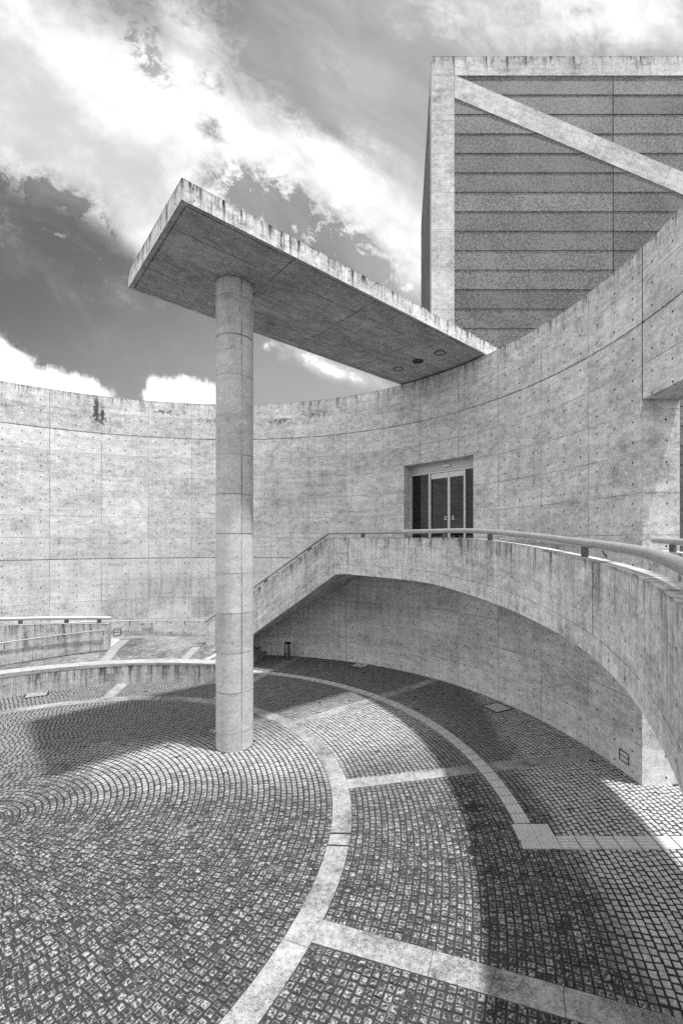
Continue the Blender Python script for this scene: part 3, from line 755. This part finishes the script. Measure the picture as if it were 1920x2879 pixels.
# ------------------------------------------------------------------ canopy on its column
def build_canopy():
    e = thing('entrance_canopy', 'long flat concrete canopy slab carried by one round column, running back to the wall top', 'canopy', (-3.67, 11.42, 0))
    A = Vector((-3.73, 8.57, 11.65)); D = Vector((-6.39, 11.43, 11.65))
    dirF = Vector((0.7460, 0.6655, -0.0230))
    L = 11.6; T = 0.42
    # square the plan on the front edge
    side = Vector((-dirF.y, dirF.x, 0)).normalized(); W = (D-A).dot(side)*1.03
    A2, D2 = A, A+side*W
    B2, C2 = A2+dirF*L, D2+dirF*L
    up = Vector((0, 0, T)); mb = MB()
    def edge(P, Q, uo):
        l = (Q-P).length; mb.face([P, Q, Q+up, P+up], [(uo, 0), (uo+l, 0), (uo+l, T), (uo, T)], [T, T, 0, 0])
    edge(A2, B2, 0.25); edge(D2, A2, 31.0); edge(C2, D2, 50.0); edge(B2, C2, 70.0)
    mb.face([A2+up, B2+up, C2+up, D2+up])
    mb.build('slab', M['slab_edge'], e)
    # soffit: border, drip groove, field
    so = MB()
    def rect(m): return [A2+dirF*m+side*m, B2-dirF*m+side*m, C2-dirF*m-side*m, D2+dirF*m-side*m]
    def uv(P): v = P-A2; return (v.dot(dirF), v.dot(side))
    lv = [(0.0, 0.0), (0.10, 0.0), (0.10, 0.03), (0.135, 0.03), (0.135, 0.0)]
    quads = [[p+Vector((0, 0, h)) for p in rect(m)] for m, h in lv]
    for q0, q1 in zip(quads[:-1], quads[1:]):
        for i in range(4):
            j = (i+1) % 4; pts = [q0[i], q0[j], q1[j], q1[i]]; so.face(pts, [uv(p) for p in pts])
    so.face(quads[-1], [uv(p) for p in quads[-1]])
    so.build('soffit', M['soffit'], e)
    # column
    cx, cy, R = -3.62, 11.40, 0.452
    def zbot(x, y): v = Vector((x, y, 0))-Vector((A.x, A.y, 0)); return A.z + v.dot(Vector((dirF.x, dirF.y, 0)))*dirF.z
    zt = zbot(cx, cy)
    c = MB(); prof = [(R, -0.05)]
    for zj in (5.33, 5.33+0.975*5):
        prof += [(R, zj-0.012), (R-0.016, zj-0.010), (R-0.016, zj+0.010), (R, zj+0.012)]
    prof += [(R, zt-0.03), (R-0.025, zt-0.028), (R-0.025, zt+0.012)]
    # seam of the form turned to where the photo shows it (right of the middle)
    c.lathe((cx, cy, 0), prof, 64, uoff=-R*math.radians(-50))
    c.build('column', M['column'], e, smooth=30)
    sl = MB(); sl.lathe((cx, cy, 0), [(R+0.035, -0.02), (R+0.035, -0.002), (R-0.005, 0.003)], 48); sl.build('foot_seal', M['black'], e)
    # lamps in the soffit: two plain discs and one dark open one
    for (x, y, dk) in ((1236, 992, 0), (1175, 1015, 1), (1119.5, 1037, 0)):
        zz = 11.43
        for it in range(4):
            Y = FPX*(zz-EYE)/(PY0-y); X = (x-PX0)/FPX*Y; zz = zbot(X, Y)
        rg = MB(); pr = [(0.165, 0.0), (0.195, 0.0), (0.195, -0.012), (0.165, -0.012), (0.165, 0.0)]
        rg.lathe((X, Y, zz), [(0.195, 0.001), (0.195, -0.014), (0.168, -0.014), (0.168, 0.001)], 28)
        ro_ = rg.build('downlight', M['dark'], e, smooth=40)
        ds = MB(); ds.lathe((X, Y, zz), [(0, -0.004), (0.1675, -0.004), (0.1675, 0.002)], 28); ds.build('lamp_cover', M['dark' if dk else 'soffit_disc'], ro_)
M['soffit_disc'] = plain('lamp_cover_paint', 0.34, 0.7, 0, 10, 0.1)
build_canopy()

# ------------------------------------------------------------------ curved stair and ramp
def smoothf(a, k):
    w = np.ones(k)/k; pad = k//2; b_ = np.concatenate([np.full(pad, a[0]), a, np.full(pad, a[-1])]); return np.convolve(b_, w, 'valid')[:len(a)]
def build_ramp():
    e = thing('curved_ramp', 'curved concrete stair and ramp with a solid parapet and steel handrail, arching round the court', 'ramp', (-0.8, 15.8, 0))
    ctrl = [(-7.05, 18.55), (-5.05, 18.29), (-3.40, 17.75), (-1.93, 17.02), (-0.80, 16.23), (0.47, 15.1), (1.48, 13.68), (2.30, 12.2), (2.81, 10.56), (3.02, 8.85), (3.05, 7.18), (2.88, 5.73), (2.59, 4.45), (2.10, 3.11)]
    for a in (-31, -38, -45, -52, -59, -66):
        ctrl.append((-7.56+10.58*math.cos(math.radians(a)), 7.45+10.58*math.sin(math.radians(a))))
    C_ = np.array(ctrl); n = len(C_)
    pts = []
    for i in range(n-1):                       # Catmull-Rom
        p0, p1, p2, p3 = C_[max(i-1, 0)], C_[i], C_[i+1], C_[min(i+2, n-1)]
        for k in range(14):
            t_ = k/14; pts.append(0.5*((2*p1)+(-p0+p2)*t_+(2*p0-5*p1+4*p2-p3)*t_**2+(-p0+3*p1-3*p2+p3)*t_**3))
    pts.append(C_[-1]); pts = np.array(pts)
    for _ in range(12): pts[1:-1] = pts[1:-1]*0.5+0.25*(pts[:-2]+pts[2:])
    ds = np.hypot(*np.diff(pts, axis=0).T); s = np.concatenate([[0], np.cumsum(ds)])
    S_ = np.arange(0, s[-1], 0.1)
    X = np.interp(S_, s, pts[:, 0]); Y = np.interp(S_, s, pts[:, 1])
    Tc = np.array([(560, 1772), (713, 1662), (919, 1512), (975, 1511.7), (1100, 1511.8), (1293.6, 1511.8), (1372, 1519), (1497.7, 1539), (1662, 1575.6), (1780, 1612), (1848, 1649), (1885, 1680), (1920, 1717)])
    Jc = np.array([(560, 1869.3), (713, 1755.5), (938, 1588), (975, 1587), (1100, 1596.6), (1178.5, 1603), (1291, 1625), (1414, 1657), (1518.6, 1701), (1661.5, 1779.7), (1743.7, 1853), (1806, 1921), (1843, 1984), (1864.5, 2010.7), (1895, 2071), (1918.7, 2132)])
    Sc = np.array([(560, 1893), (713, 1782), (944, 1614.6), (975, 1614), (1100, 1626), (1204.7, 1638), (1320, 1672), (1435, 1714), (1518.6, 1753.6), (1623, 1813.7), (1702, 1879), (1759, 1942), (1804, 2000), (1825.5, 2036.7), (1864.5, 2110.5), (1886, 2153.8), (1920, 2249)])
    px = PX0+FPX*X/np.maximum(Y, 0.3); last = np.argmax((px > 1905) | (Y < 2.6))
    def zz(c): return EYE-(np.interp(px, c[:, 0], c[:, 1])-PY0)/FPX*Y
    zt, zj, zs = zz(Tc), zz(Jc), zz(Sc)
    k0 = np.argmax(px > 985)
    for z_ in (zt, zj, zs):
        sl = -0.030
        z_[last:] = z_[last]+(S_[last:]-S_[last])*sl
        z_[k0:] = smoothf(z_[k0:], 15)
    zs = np.maximum(zs, -0.03); zj = np.maximum(zj, 0.3)
    tx, ty = np.gradient(X), np.gradient(Y); L = np.hypot(tx, ty); nx, ny = -ty/L, tx/L     # left normal
    # outward (away from the court): choose the side farther from the paving centre
    if (nx[50]*(X[50]-RC[0])+ny[50]*(Y[50]-RC[1])) < 0: nx, ny = -nx, -ny
    N = len(S_); TW = 0.26
    ox, oy = np.zeros(N), np.zeros(N)
    for i in range(N):
        fx, fy = X[i]-WC[0], Y[i]-WC[1]; b_ = fx*nx[i]+fy*ny[i]; c = fx*fx+fy*fy-(WR+0.06)**2
        q = -b_+math.sqrt(max(b_*b_-c, 0)); ox[i], oy[i] = X[i]+nx[i]*q, Y[i]+ny[i]*q
    kst = int(np.argmax(px > 925))                   # head of the stair
    deck = zj+0.06
    deck[:kst] = zs[:kst]+0.25
    pm, bm_, dk = MB(), MB(), MB()
    V = lambda i, w, z: (X[i]+nx[i]*w, Y[i]+ny[i]*w, z)
    O = lambda i, z: (ox[i], oy[i], z)
    gv = 0.010
    for i in range(N-1):
        j = i+1; u0, u1 = S_[i], S_[j]
        def q(mb, a, b_, va, vb, da, db):
            mb.face([a(i), a(j), b_(j), b_(i)], [(u0, va[0]), (u1, va[1]), (u1, vb[1]), (u0, vb[0])], [da[0], da[1], db[1], db[0]])
        h0, h1 = zt[i]-zj[i], zt[j]-zj[j]; s0, s1 = zj[i]-zs[i], zj[j]-zs[j]
        # parapet: inner face, top, back, open groove at its foot
        q(pm, lambda k: V(k, 0, zj[k]+gv), lambda k: V(k, 0, zt[k]), (0, 0), (h0, h1), (h0, h1), (0, 0))
        q(pm, lambda k: V(k, 0, zt[k]), lambda k: V(k, TW, zt[k]), (h0, h1), (h0+TW, h1+TW), (0.02, 0.02), (0.05, 0.05))
        q(pm, lambda k: V(k, TW, zt[k]), lambda k: V(k, TW, deck[k]-0.02), (h0+.3, h1+.3), (h0+1.2, h1+1.2), (0, 0), (h0, h1))
        q(pm, lambda k: V(k, 0, zj[k]+gv), lambda k: V(k, 0.02, zj[k]+gv), (0, 0), (.02, .02), (9, 9), (9, 9))
        q(pm, lambda k: V(k, 0.02, zj[k]+gv), lambda k: V(k, 0.02, zj[k]-gv), (0, 0), (-.02, -.02), (9, 9), (9, 9))
        # edge beam and soffit
        q(bm_, lambda k: V(k, 0.02, zj[k]-gv), lambda k: V(k, 0, zj[k]-gv), (-.0, -.0), (-.02, -.02), (9, 9), (9, 9))
        q(bm_, lambda k: V(k, 0, zj[k]-gv), lambda k: V(k, 0, zs[k]), (-.02, -.02), (-s0, -s1), (9, 9), (9, 9))
        q(bm_, lambda k: V(k, 0, zs[k]), lambda k: O(k, zs[k]), (-s0, -s1), (-s0-2, -s1-2), (9, 9), (9, 9))
        q(bm_, lambda k: O(k, zs[k]), lambda k: O(k, deck[k]-0.02), (0, 0), (.5, .5), (9, 9), (9, 9))
        q(dk, lambda k: V(k, TW-0.02, deck[k]), lambda k: O(k, deck[k]), (0, 0), (2, 2), (9, 9), (9, 9))
    for i in (0, N-1):
        pm.face([V(i, 0, zj[i]), V(i, TW, zj[i]), V(i, TW, zt[i]), V(i, 0, zt[i])])
        bm_.face([V(i, 0, zs[i]), O(i, zs[i]), O(i, deck[i]-0.02), V(i, 0, deck[i]-0.02)])
    pm.build('parapet', M['ramp'], e, smooth=25); bm_.build('edge_beam', M['ramp'], e, smooth=25); dk.build('deck', M['paving'], e, smooth=30)
    # squared block at the stair foot
    eb = MB(); i0, i1 = 0, 9
    zb_ = zt[2]-0.10
    d0 = Vector((tx[0], ty[0], 0)).normalized(); w0 = Vector((nx[0], ny[0], 0)); base = Vector((X[0], Y[0], 0))
    pl = [base-d0*0.02+Vector((0, 0, 0.60)), base+d0*0.9+Vector((0, 0, 0.60)), base+d0*0.9+Vector((0, 0, zt[9]-0.06)), base+d0*0.18+Vector((0, 0, zt[2]-0.05)), base-d0*0.02+Vector((0, 0, zt[0]-0.28))]
    eb.prism([p-w0*0.003 for p in pl], w0*(TW+0.006)); eb.build('end_block', M['ramp'], e)
    # movement joints down the parapet face
    for pxj in (975, 1661.5):
        k = int(np.argmax(px > pxj)); jm = MB()
        d = Vector((tx[k], ty[k], 0)).normalized(); w = Vector((nx[k], ny[k], 0))
        jm.box(Vector((X[k], Y[k], (zt[k]+zj[k])/2))+w*0.004, d*0.010, w*0.0055, (0, 0, (zt[k]-zj[k])/2-0.012)); jm.build('movement_joint', M['dark'], e)
    # steps
    stp = MB(); nst = 20; zlo, zhi = 0.88, deck[kst+3]
    for k in range(nst):
        ia = int(kst-(k)*kst/nst); ib = int(kst-(k+1)*kst/nst)
        zt_ = zhi-(k+1)*(zhi-zlo)/(nst+1)
        for i in range(ib, ia):
            stp.face([V(i, TW, zt_), V(i+1, TW, zt_), O(i+1, zt_), O(i, zt_)])
        zu = zt_+(zhi-zlo)/(nst+1); stp.face([V(ia, TW, zt_), O(ia, zt_), O(ia, zu), V(ia, TW, zu)])
    stp.build('steps', M['paving'], e)
    # big tube handrail and its posts
    hz = zt+0.195+0.02*np.clip((S_-S_[k0])/12, 0, 1)
    hp = [(X[i]+nx[i]*0.13, Y[i]+ny[i]*0.13, hz[i]) for i in range(0, N, 2)]
    hp = [(hp[0][0]-d0.x*0.12, hp[0][1]-d0.y*0.12, hp[0][2]-0.08)] + hp
    hr = MB(); hr.tube(hp, 0.066, 18); ho = hr.build('handrail', M['pipe'], e, smooth=40)
    for pxp in (742, 864, 1010, 1238, 1360, 1613, 1900):
        k = int(np.argmax(px > pxp)); d = Vector((tx[k], ty[k], 0)).normalized(); w = Vector((nx[k], ny[k], 0))
        b_ = MB(); b_.box(Vector((X[k], Y[k], (zt[k]+hz[k])/2-0.02))+w*0.13, d*0.075, w*0.03, (0, 0, (hz[k]-zt[k])/2+0.012)); b_.build('post', M['post'], ho, bevel=0.003)
    for k in (last+8, last+40):
        if k < N:
            d = Vector((tx[k], ty[k], 0)).normalized(); w = Vector((nx[k], ny[k], 0))
            b_ = MB(); b_.box(Vector((X[k], Y[k], (zt[k]+hz[k])/2-0.02))+w*0.13, d*0.075, w*0.03, (0, 0, (hz[k]-zt[k])/2+0.012)); b_.build('post', M['post'], ho, bevel=0.003)
build_ramp()

# outer parapet of the ramp, across the gateway
def build_outer():
    e = thing('gateway_parapet', 'low concrete parapet with a steel tube handrail crossing the gateway behind the ramp', 'parapet', pol(WC, WR, -8, 3.6))
    A = frange(G_A+0.02, G_B-0.06, 1.2); mb = MB(); zf = lambda a: 4.97+(a-5.4)*0.0085; R1 = WR+0.30
    for p, q in zip(A[:-1], A[1:]):
        u0, u1 = WR*math.radians(p), WR*math.radians(q); za, zb = zf(p), zf(q); b0 = 3.45
        r0 = WR+0.002
        mb.face([pol(WC, r0, p, b0), pol(WC, r0, q, b0), pol(WC, r0, q, zb), pol(WC, r0, p, za)], [(u0, b0), (u1, b0), (u1, zb), (u0, za)], [za-b0, zb-b0, 0, 0])
        mb.face([pol(WC, R1, p, b0), pol(WC, R1, q, b0), pol(WC, R1, q, zb), pol(WC, R1, p, za)], [(u0, b0), (u1, b0), (u1, zb), (u0, za)], [za-b0, zb-b0, 0, 0])
        mb.face([pol(WC, r0, p, za), pol(WC, r0, q, zb), pol(WC, R1, q, zb), pol(WC, R1, p, za)]); mb.face([pol(WC, r0, p, b0), pol(WC, r0, q, b0), pol(WC, R1, q, b0), pol(WC, R1, p, b0)])
    for a in (A[0], A[-1]): mb.face([pol(WC, WR+0.002, a, 3.45), pol(WC, R1, a, 3.45), pol(WC, R1, a, zf(a)), pol(WC, WR+0.002, a, zf(a))])
    mb.build('parapet', M['ramp'], e, smooth=25)
    hr = MB(); hr.tube([pol(WC, WR+0.14, a, zf(a)+0.20) for a in frange(4.7, G_A+1, 1.0)], 0.066, 18); ho = hr.build('handrail', M['pipe'], e, smooth=40)
    for a in (2.2, -6, -14, -21):
        r = math.radians(a); w = Vector((math.cos(r), math.sin(r), 0)); d = Vector((-w.y, w.x, 0)); c = Vector(pol(WC, WR+0.14, a, zf(a)+0.08))
        b_ = MB(); b_.box(c, d*0.07, w*0.03, (0, 0, 0.085)); b_.build('post', M['post'], ho, bevel=0.003)
    lr = MB(); lr.tube([pol(WC, WR-0.10, a, zf(a)-0.13) for a in frange(3.4, G_A+1, 1.0)], 0.021, 10); lo = lr.build('lower_rail', M['pipe'], e, smooth=40)
    for a in (0.3, -7, -15):
        b_ = MB(); b_.tube([pol(WC, WR-0.10, a, zf(a)-0.15), pol(WC, WR+0.01, a, zf(a)-0.2)], 0.014, 8); b_.build('bracket', M['post'], lo)
build_outer()
# pale wall seen through the gateway
ow = MB(); ow.box((9.6, 15.0, 3.6), (0.2, 0, 0), (0, 3.2, 0), (0, 0, 3.75))
tag(ow.build('boundary_wall', M['lime'], None), 'plain pale wall outside the gateway, seen as a sliver at the right edge', 'wall')

# ------------------------------------------------------------------ terrace on the left: platform, kerb wall, steps, parapet
def zk(a): return 0.70+0.08*max(0, (a-85))/42
def zp(a): return 0.88 if a < 108 else 0.88-(a-108)*0.0105
def zpath(r, a):
    t_ = min(1, max(0, (r-8.85)/1.3)); return (zk(a)-0.05)*(1-t_)+zp(a)*t_ if a < 130 else zp(a)-0.02*(1-t_)
tr = MB(); sector(tr, RC, 8.85, 10.16, 84.5, 175, zpath, -0.05, 1.5, 3)
sector(tr, RC, 10.16, 14.2, 84.5, 108.3, lambda r, a: zp(a), -0.05, 1.5, 1)
struct(tr.build('terrace', M['asphalt'] if 'asphalt' in M else M['paving'], None, smooth=20))
ur = MB(); sector(ur, RC, 10.42, 14.6, 108.3, 175, lambda r, a: 0.88+(a-108.3)*0.0118, -0.05, 1.5, 1)
struct(ur.build('terrace_ramp', M['paving'], None, smooth=20))
kb = thing('kerb_wall', 'low curved concrete kerb wall with a pale crumbling top below the terrace', 'wall', pol(RC, 8.5, 105, 0))
k1 = MB(); sector(k1, RC, 8.333, 8.853, 77, 178, lambda r, a: zk(a), -0.05, 1.5); k1.build('wall', M['kerb'], kb, smooth=25)
k2 = MB(); sector(k2, RC, 8.325, 8.858, 76.98, 178, lambda r, a: zk(a)+0.018, 0.66, 1.5); k2.build('coping', M['lime'], kb, smooth=25)
stp = MB(); nst = 5
for k in range(nst-1):
    a0 = 84.5-(k+1)*1.36; z_ = 0.88-(k+1)*0.176
    sector(stp, RC, 8.86, 13.6, a0, 84.5-k*1.36-0.002, z_, -0.05, 1.0)
struct(stp.build('steps', M['kerb'], None))
# pale tactile strips let into the terrace
for (a0, a1, r0, r1) in ((106.2, 108.2, 8.9, 11.9), (88.5, 90.4, 8.9, 10.1)):
    t_ = MB(); n_ = int((r1-r0)/0.3)
    for k in range(n_):
        ra = r0+(r1-r0)*k/n_+0.005; rb = r0+(r1-r0)*(k+1)/n_-0.005
        sector(t_, RC, ra, rb, a0, a1, lambda r, a: zpath(r, a)+0.012, 0.5, 1.0)
        for j in range(4):
            b0 = a0+(a1-a0)*(j+0.22)/4; b1 = b0+(a1-a0)*0.14
            sector(t_, RC, ra+0.02, rb-0.02, b0, b1, lambda r, a: zpath(r, a)+0.018, 0.55, 1.0)
    struct(t_.build('tactile_strip', M['strip'], None))
# parapet of the ramp that climbs off to the left
def build_left():
    e = thing('terrace_parapet', 'low curved concrete parapet with a thick tube handrail on top, at the left edge', 'parapet', pol(RC, 10.2, 118, 0.8))
    zt = lambda a: 1.90+(a-108.1)*0.0120
    R0, R1 = 10.15, 10.42
    mb = MB(); sector(mb, RC, R0, R1, 108.15, 174, lambda r, a: zt(a), 0.3, 1.5); mb.build('wall', M['kerb'], e, smooth=25)
    cp = MB(); sector(cp, RC, R0-0.006, R1+0.006, 108.12, 174.02, lambda r, a: zt(a)+0.014, 1.6, 1.5)
    gt = MB(); sector(gt, RC, R0-0.10, R0-0.001, 108.2, 173, lambda r, a: zpath(r, a)+0.005, 0.3, 1.5); gt.build('gutter', M['dark'], e)
    hr = MB(); hr.tube([pol(RC, 10.285, a, zt(a)+0.20) for a in frange(107.9, 173, 1.2)], 0.07, 18); ho = hr.build('handrail', M['pipe'], e, smooth=40)
    for a in (110.2, 116.2, 124, 132, 140, 150):
        r = math.radians(a); w = Vector((math.cos(r), math.sin(r), 0)); d = Vector((-w.y, w.x, 0)); c = Vector(pol(RC, 10.285, a, zt(a)+0.08))
        b_ = MB(); b_.box(c, d*0.07, w*0.03, (0, 0, 0.085)); b_.build('post', M['post'], ho, bevel=0.003)
    zl = lambda a: 1.69-(a-108.4)*0.0097
    lr = MB(); lr.tube([pol(RC, R0-0.10, a, zl(a)) for a in frange(108.5, 170, 1.2)], 0.021, 10); lo = lr.build('lower_rail', M['pipe'], e, smooth=40)
    for a in (109.2, 117.6, 126.5, 135):
        b_ = MB(); b_.tube([pol(RC, R0-0.10, a, zl(a)-0.02), pol(RC, R0-0.09, a, zl(a)-0.12), pol(RC, R0-0.001, a, zl(a)-0.20)], 0.015, 8); b_.build('bracket', M['post'], lo)
build_left()

# ------------------------------------------------------------------ bollard
bo = thing('bollard', 'round polished steel bollard with a black rim standing under the stair', 'bollard', (-3.89, 19.40, 0))
b1 = MB(); b1.lathe((-3.89, 19.40, 0), [(0.14, -0.02), (0.14, 0.735)], 32); b1.build('post', M['steel'], bo, smooth=40)
b2 = MB(); b2.lathe((-3.89, 19.40, 0), [(0.141, 0.73), (0.144, 0.738), (0.144, 0.775), (0.132, 0.79), (0, 0.792)], 32); b2.build('cap', M['black'], bo, smooth=30)
b3 = MB(); b3.lathe((-3.89, 19.40, 0), [(0.23, -0.005), (0.23, 0.012), (0.142, 0.016)], 32); b3.build('base_collar', M['strip'], bo, smooth=30)

# ------------------------------------------------------------------ tower
def build_tower():
    Y1 = 20.7
    def W(x, y, Y=Y1): return Vector(((x-PX0)/FPX*Y, Y, EYE-(y-PY0)/FPX*Y))
    L0 = W(1212.3, 158)
    e = thing('tower_block', 'tall square block with a concrete frame, diagonal brace and mottled horizontal cladding', 'building', (L0.x, Y1, 0))
    xl = L0.x; xs = W(1277.5, 158).x; zt = L0.z; zbm = W(1277, 212).z; XR = 18.0
    dp = 0.03                                   # frame stands this far in front of the cladding
    yb = Y1+dp
    # corner post: front and flank
    X2, Yb = 3.02, 31.6                         # back corner
    fl = Vector((X2-xl, Yb-Y1, 0)).normalized(); wfl = 0.95
    post = MB()
    z0 = 0.0
    def quad(mb, a, b_, za, zb, uo=0.0):
        l = (Vector(b_)-Vector(a)).length
        mb.face([(a[0], a[1], za), (b_[0], b_[1], za), (b_[0], b_[1], zb), (a[0], a[1], zb)], [(uo, za-zt), (uo+l, za-zt), (uo+l, zb-zt), (uo, zb-zt)], [zt-za, zt-za, zt-zb, zt-zb])
    pf = (xl, Y1); pr = (xs-0.012, Y1); pk = (xl+fl.x*wfl, Y1+fl.y*wfl)
    joints = [z0, W(0, 645).z, W(0, 338).z, zt]
    for za, zb in zip(joints[:-1], joints[1:]):
        g_ = 0.012
        zc = zb-g_ if zb < zt else zb
        quad(post, pf, pr, za, zc); quad(post, pf, pk, za, zc, 5.0)
        quad(post, pr, (pr[0], yb+0.3), za, zc, 8.0)
        post.face([(pf[0], pf[1], zc), (pr[0], pr[1], zc), (pr[0], yb+.9, zc), (pk[0], pk[1], zc)])
        if zb < zt:
            q = 0.015; quad(post, (pf[0]+q, pf[1]+q), (pr[0], pr[1]+q), zc, zb); quad(post, (pf[0]+q, pf[1]+q), pk, zc, zb)
            post.face([(pf[0], pf[1], zb), (pr[0], pr[1], zb), (pr[0], yb+.3, zb), (pk[0], pk[1], zb)])
    post.build('corner_post', M['tower_post'], e)
    bm_ = MB(); l = XR-xs
    def beamface(ya):
        bm_.face([(xs, ya, zbm), (XR, ya, zbm), (XR, ya, zt), (xs, ya, zt)], [(0, 0.02), (l, 0.02), (l, zt-zbm+.02), (0, zt-zbm+.02)], [zt-zbm, zt-zbm, 0, 0])
    beamface(Y1); bm_.face([(xs, Y1, zbm), (XR, Y1, zbm), (XR, yb+.05, zbm), (xs, yb+.05, zbm)]); bm_.face([(xs, Y1, zt), (XR, Y1, zt), (XR, yb+.05, zt), (xs, yb+.05, zt)])
    bm_.build('top_beam', M['tower'], e)
    # diagonal brace, a little behind the post face
    yd = Y1+0.004
    def Wd(x, y): return W(x, y, yd)
    a, b_, c, d = Wd(1277.8, 211.5), Wd(1920, 484.6), Wd(1920, 547.5), Wd(1277.8, 274)
    ex = 1.18
    b2 = a+(b_-a)*ex; c2 = d+(c-d)*ex
    br = MB(); ax = (b2-a).normalized(); ay = Vector((-ax.z, 0, ax.x))
    uvf = lambda p: ((p-a).dot(ax), (p-a).dot(ay)+0.95)
    q = [a, b2, c2, d]; o = Vector((0, dp+0.04, 0))
    br.face(q, [uvf(p) for p in q]); br.face([p+o for p in q][::-1])
    for i in range(4): j = (i+1) % 4; br.face([q[i], q[i]+o, q[j]+o, q[j]])
    br.build('diagonal_brace', M['brace'], e)
    # cladding boards: each course leans out a little and laps the one below
    def cladding(P, Q, zhi, zlo, nx_, ny_, uo):
        mb = MB(); h = 0.895; z = zhi; ln_ = (Vector(Q)-Vector(P)).length
        while z > zlo:
            za = z-h; t0, t1 = 0.0, 0.015
            f = lambda p, t_, zz_: (p[0]+nx_*t_, p[1]+ny_*t_, zz_)
            mb.face([f(P, t1, za+.022), f(Q, t1, za+.022), f(Q, t0, z), f(P, t0, z)], [(uo, za-zhi), (uo+ln_, za-zhi), (uo+ln_, z-zhi), (uo, z-zhi)])
            mb.face([f(P, t1, za+.022), f(Q, t1, za+.022), f(Q, -0.02, za+.022), f(P, -0.02, za+.022)])
            mb.face([f(P, -0.02, za), f(Q, -0.02, za), f(Q, -0.02, za+.022), f(P, -0.02, za+.022)])
            z -= h
        return mb
    zc = zbm-0.004; seam = W(1723, 0).x
    for (xa, xb, uo) in ((xs-0.1, seam-0.018, 0.0), (seam+0.018, XR, 20.0)):
        cladding((xa, yb), (xb, yb), W(0, 266).z+0.895, 2.0, 0, -1, uo).build('front_cladding', M['clad'], e)
    back = MB(); back.box(((seam+xs+XR)/3+2, yb+0.12, 13.5), ((XR-xs)/2+3, 0, 0), (0, 0.05, 0), (0, 0, 13.3)) if False else None
    bk = MB(); bk.face([(xs-0.1, yb+0.05, 0), (XR, yb+0.05, 0), (XR, yb+0.05, zt-.02), (xs-0.1, yb+0.05, zt-.02)])
    bk.face([(XR, yb+0.05, 0), (XR, Yb, 0), (XR, Yb, zt-.02), (XR, yb+0.05, zt-.02)]); bk.face([(X2+.3, Yb-.1, 0), (XR, Yb, 0), (XR, Yb, zt-.02), (X2+.3, Yb-.1, zt-.02)])
    bk.face([(xs-0.1, yb+.05, zt-.02), (XR, yb+.05, zt-.02), (XR, Yb, zt-.02), (X2+.3, Yb-.1, zt-.02), (pk[0]+.1, pk[1], zt-.02)])
    bk.build('core', M['dark'], e)
    nfl = Vector((-fl.y, fl.x, 0))
    cl = cladding((pk[0]+fl.x*0.01, pk[1]+fl.y*.01), (X2, Yb), zt-0.02, 2.0, nfl.x, nfl.y, 50.0)
    cl.build('side_cladding', M['clad'], e)
build_tower()
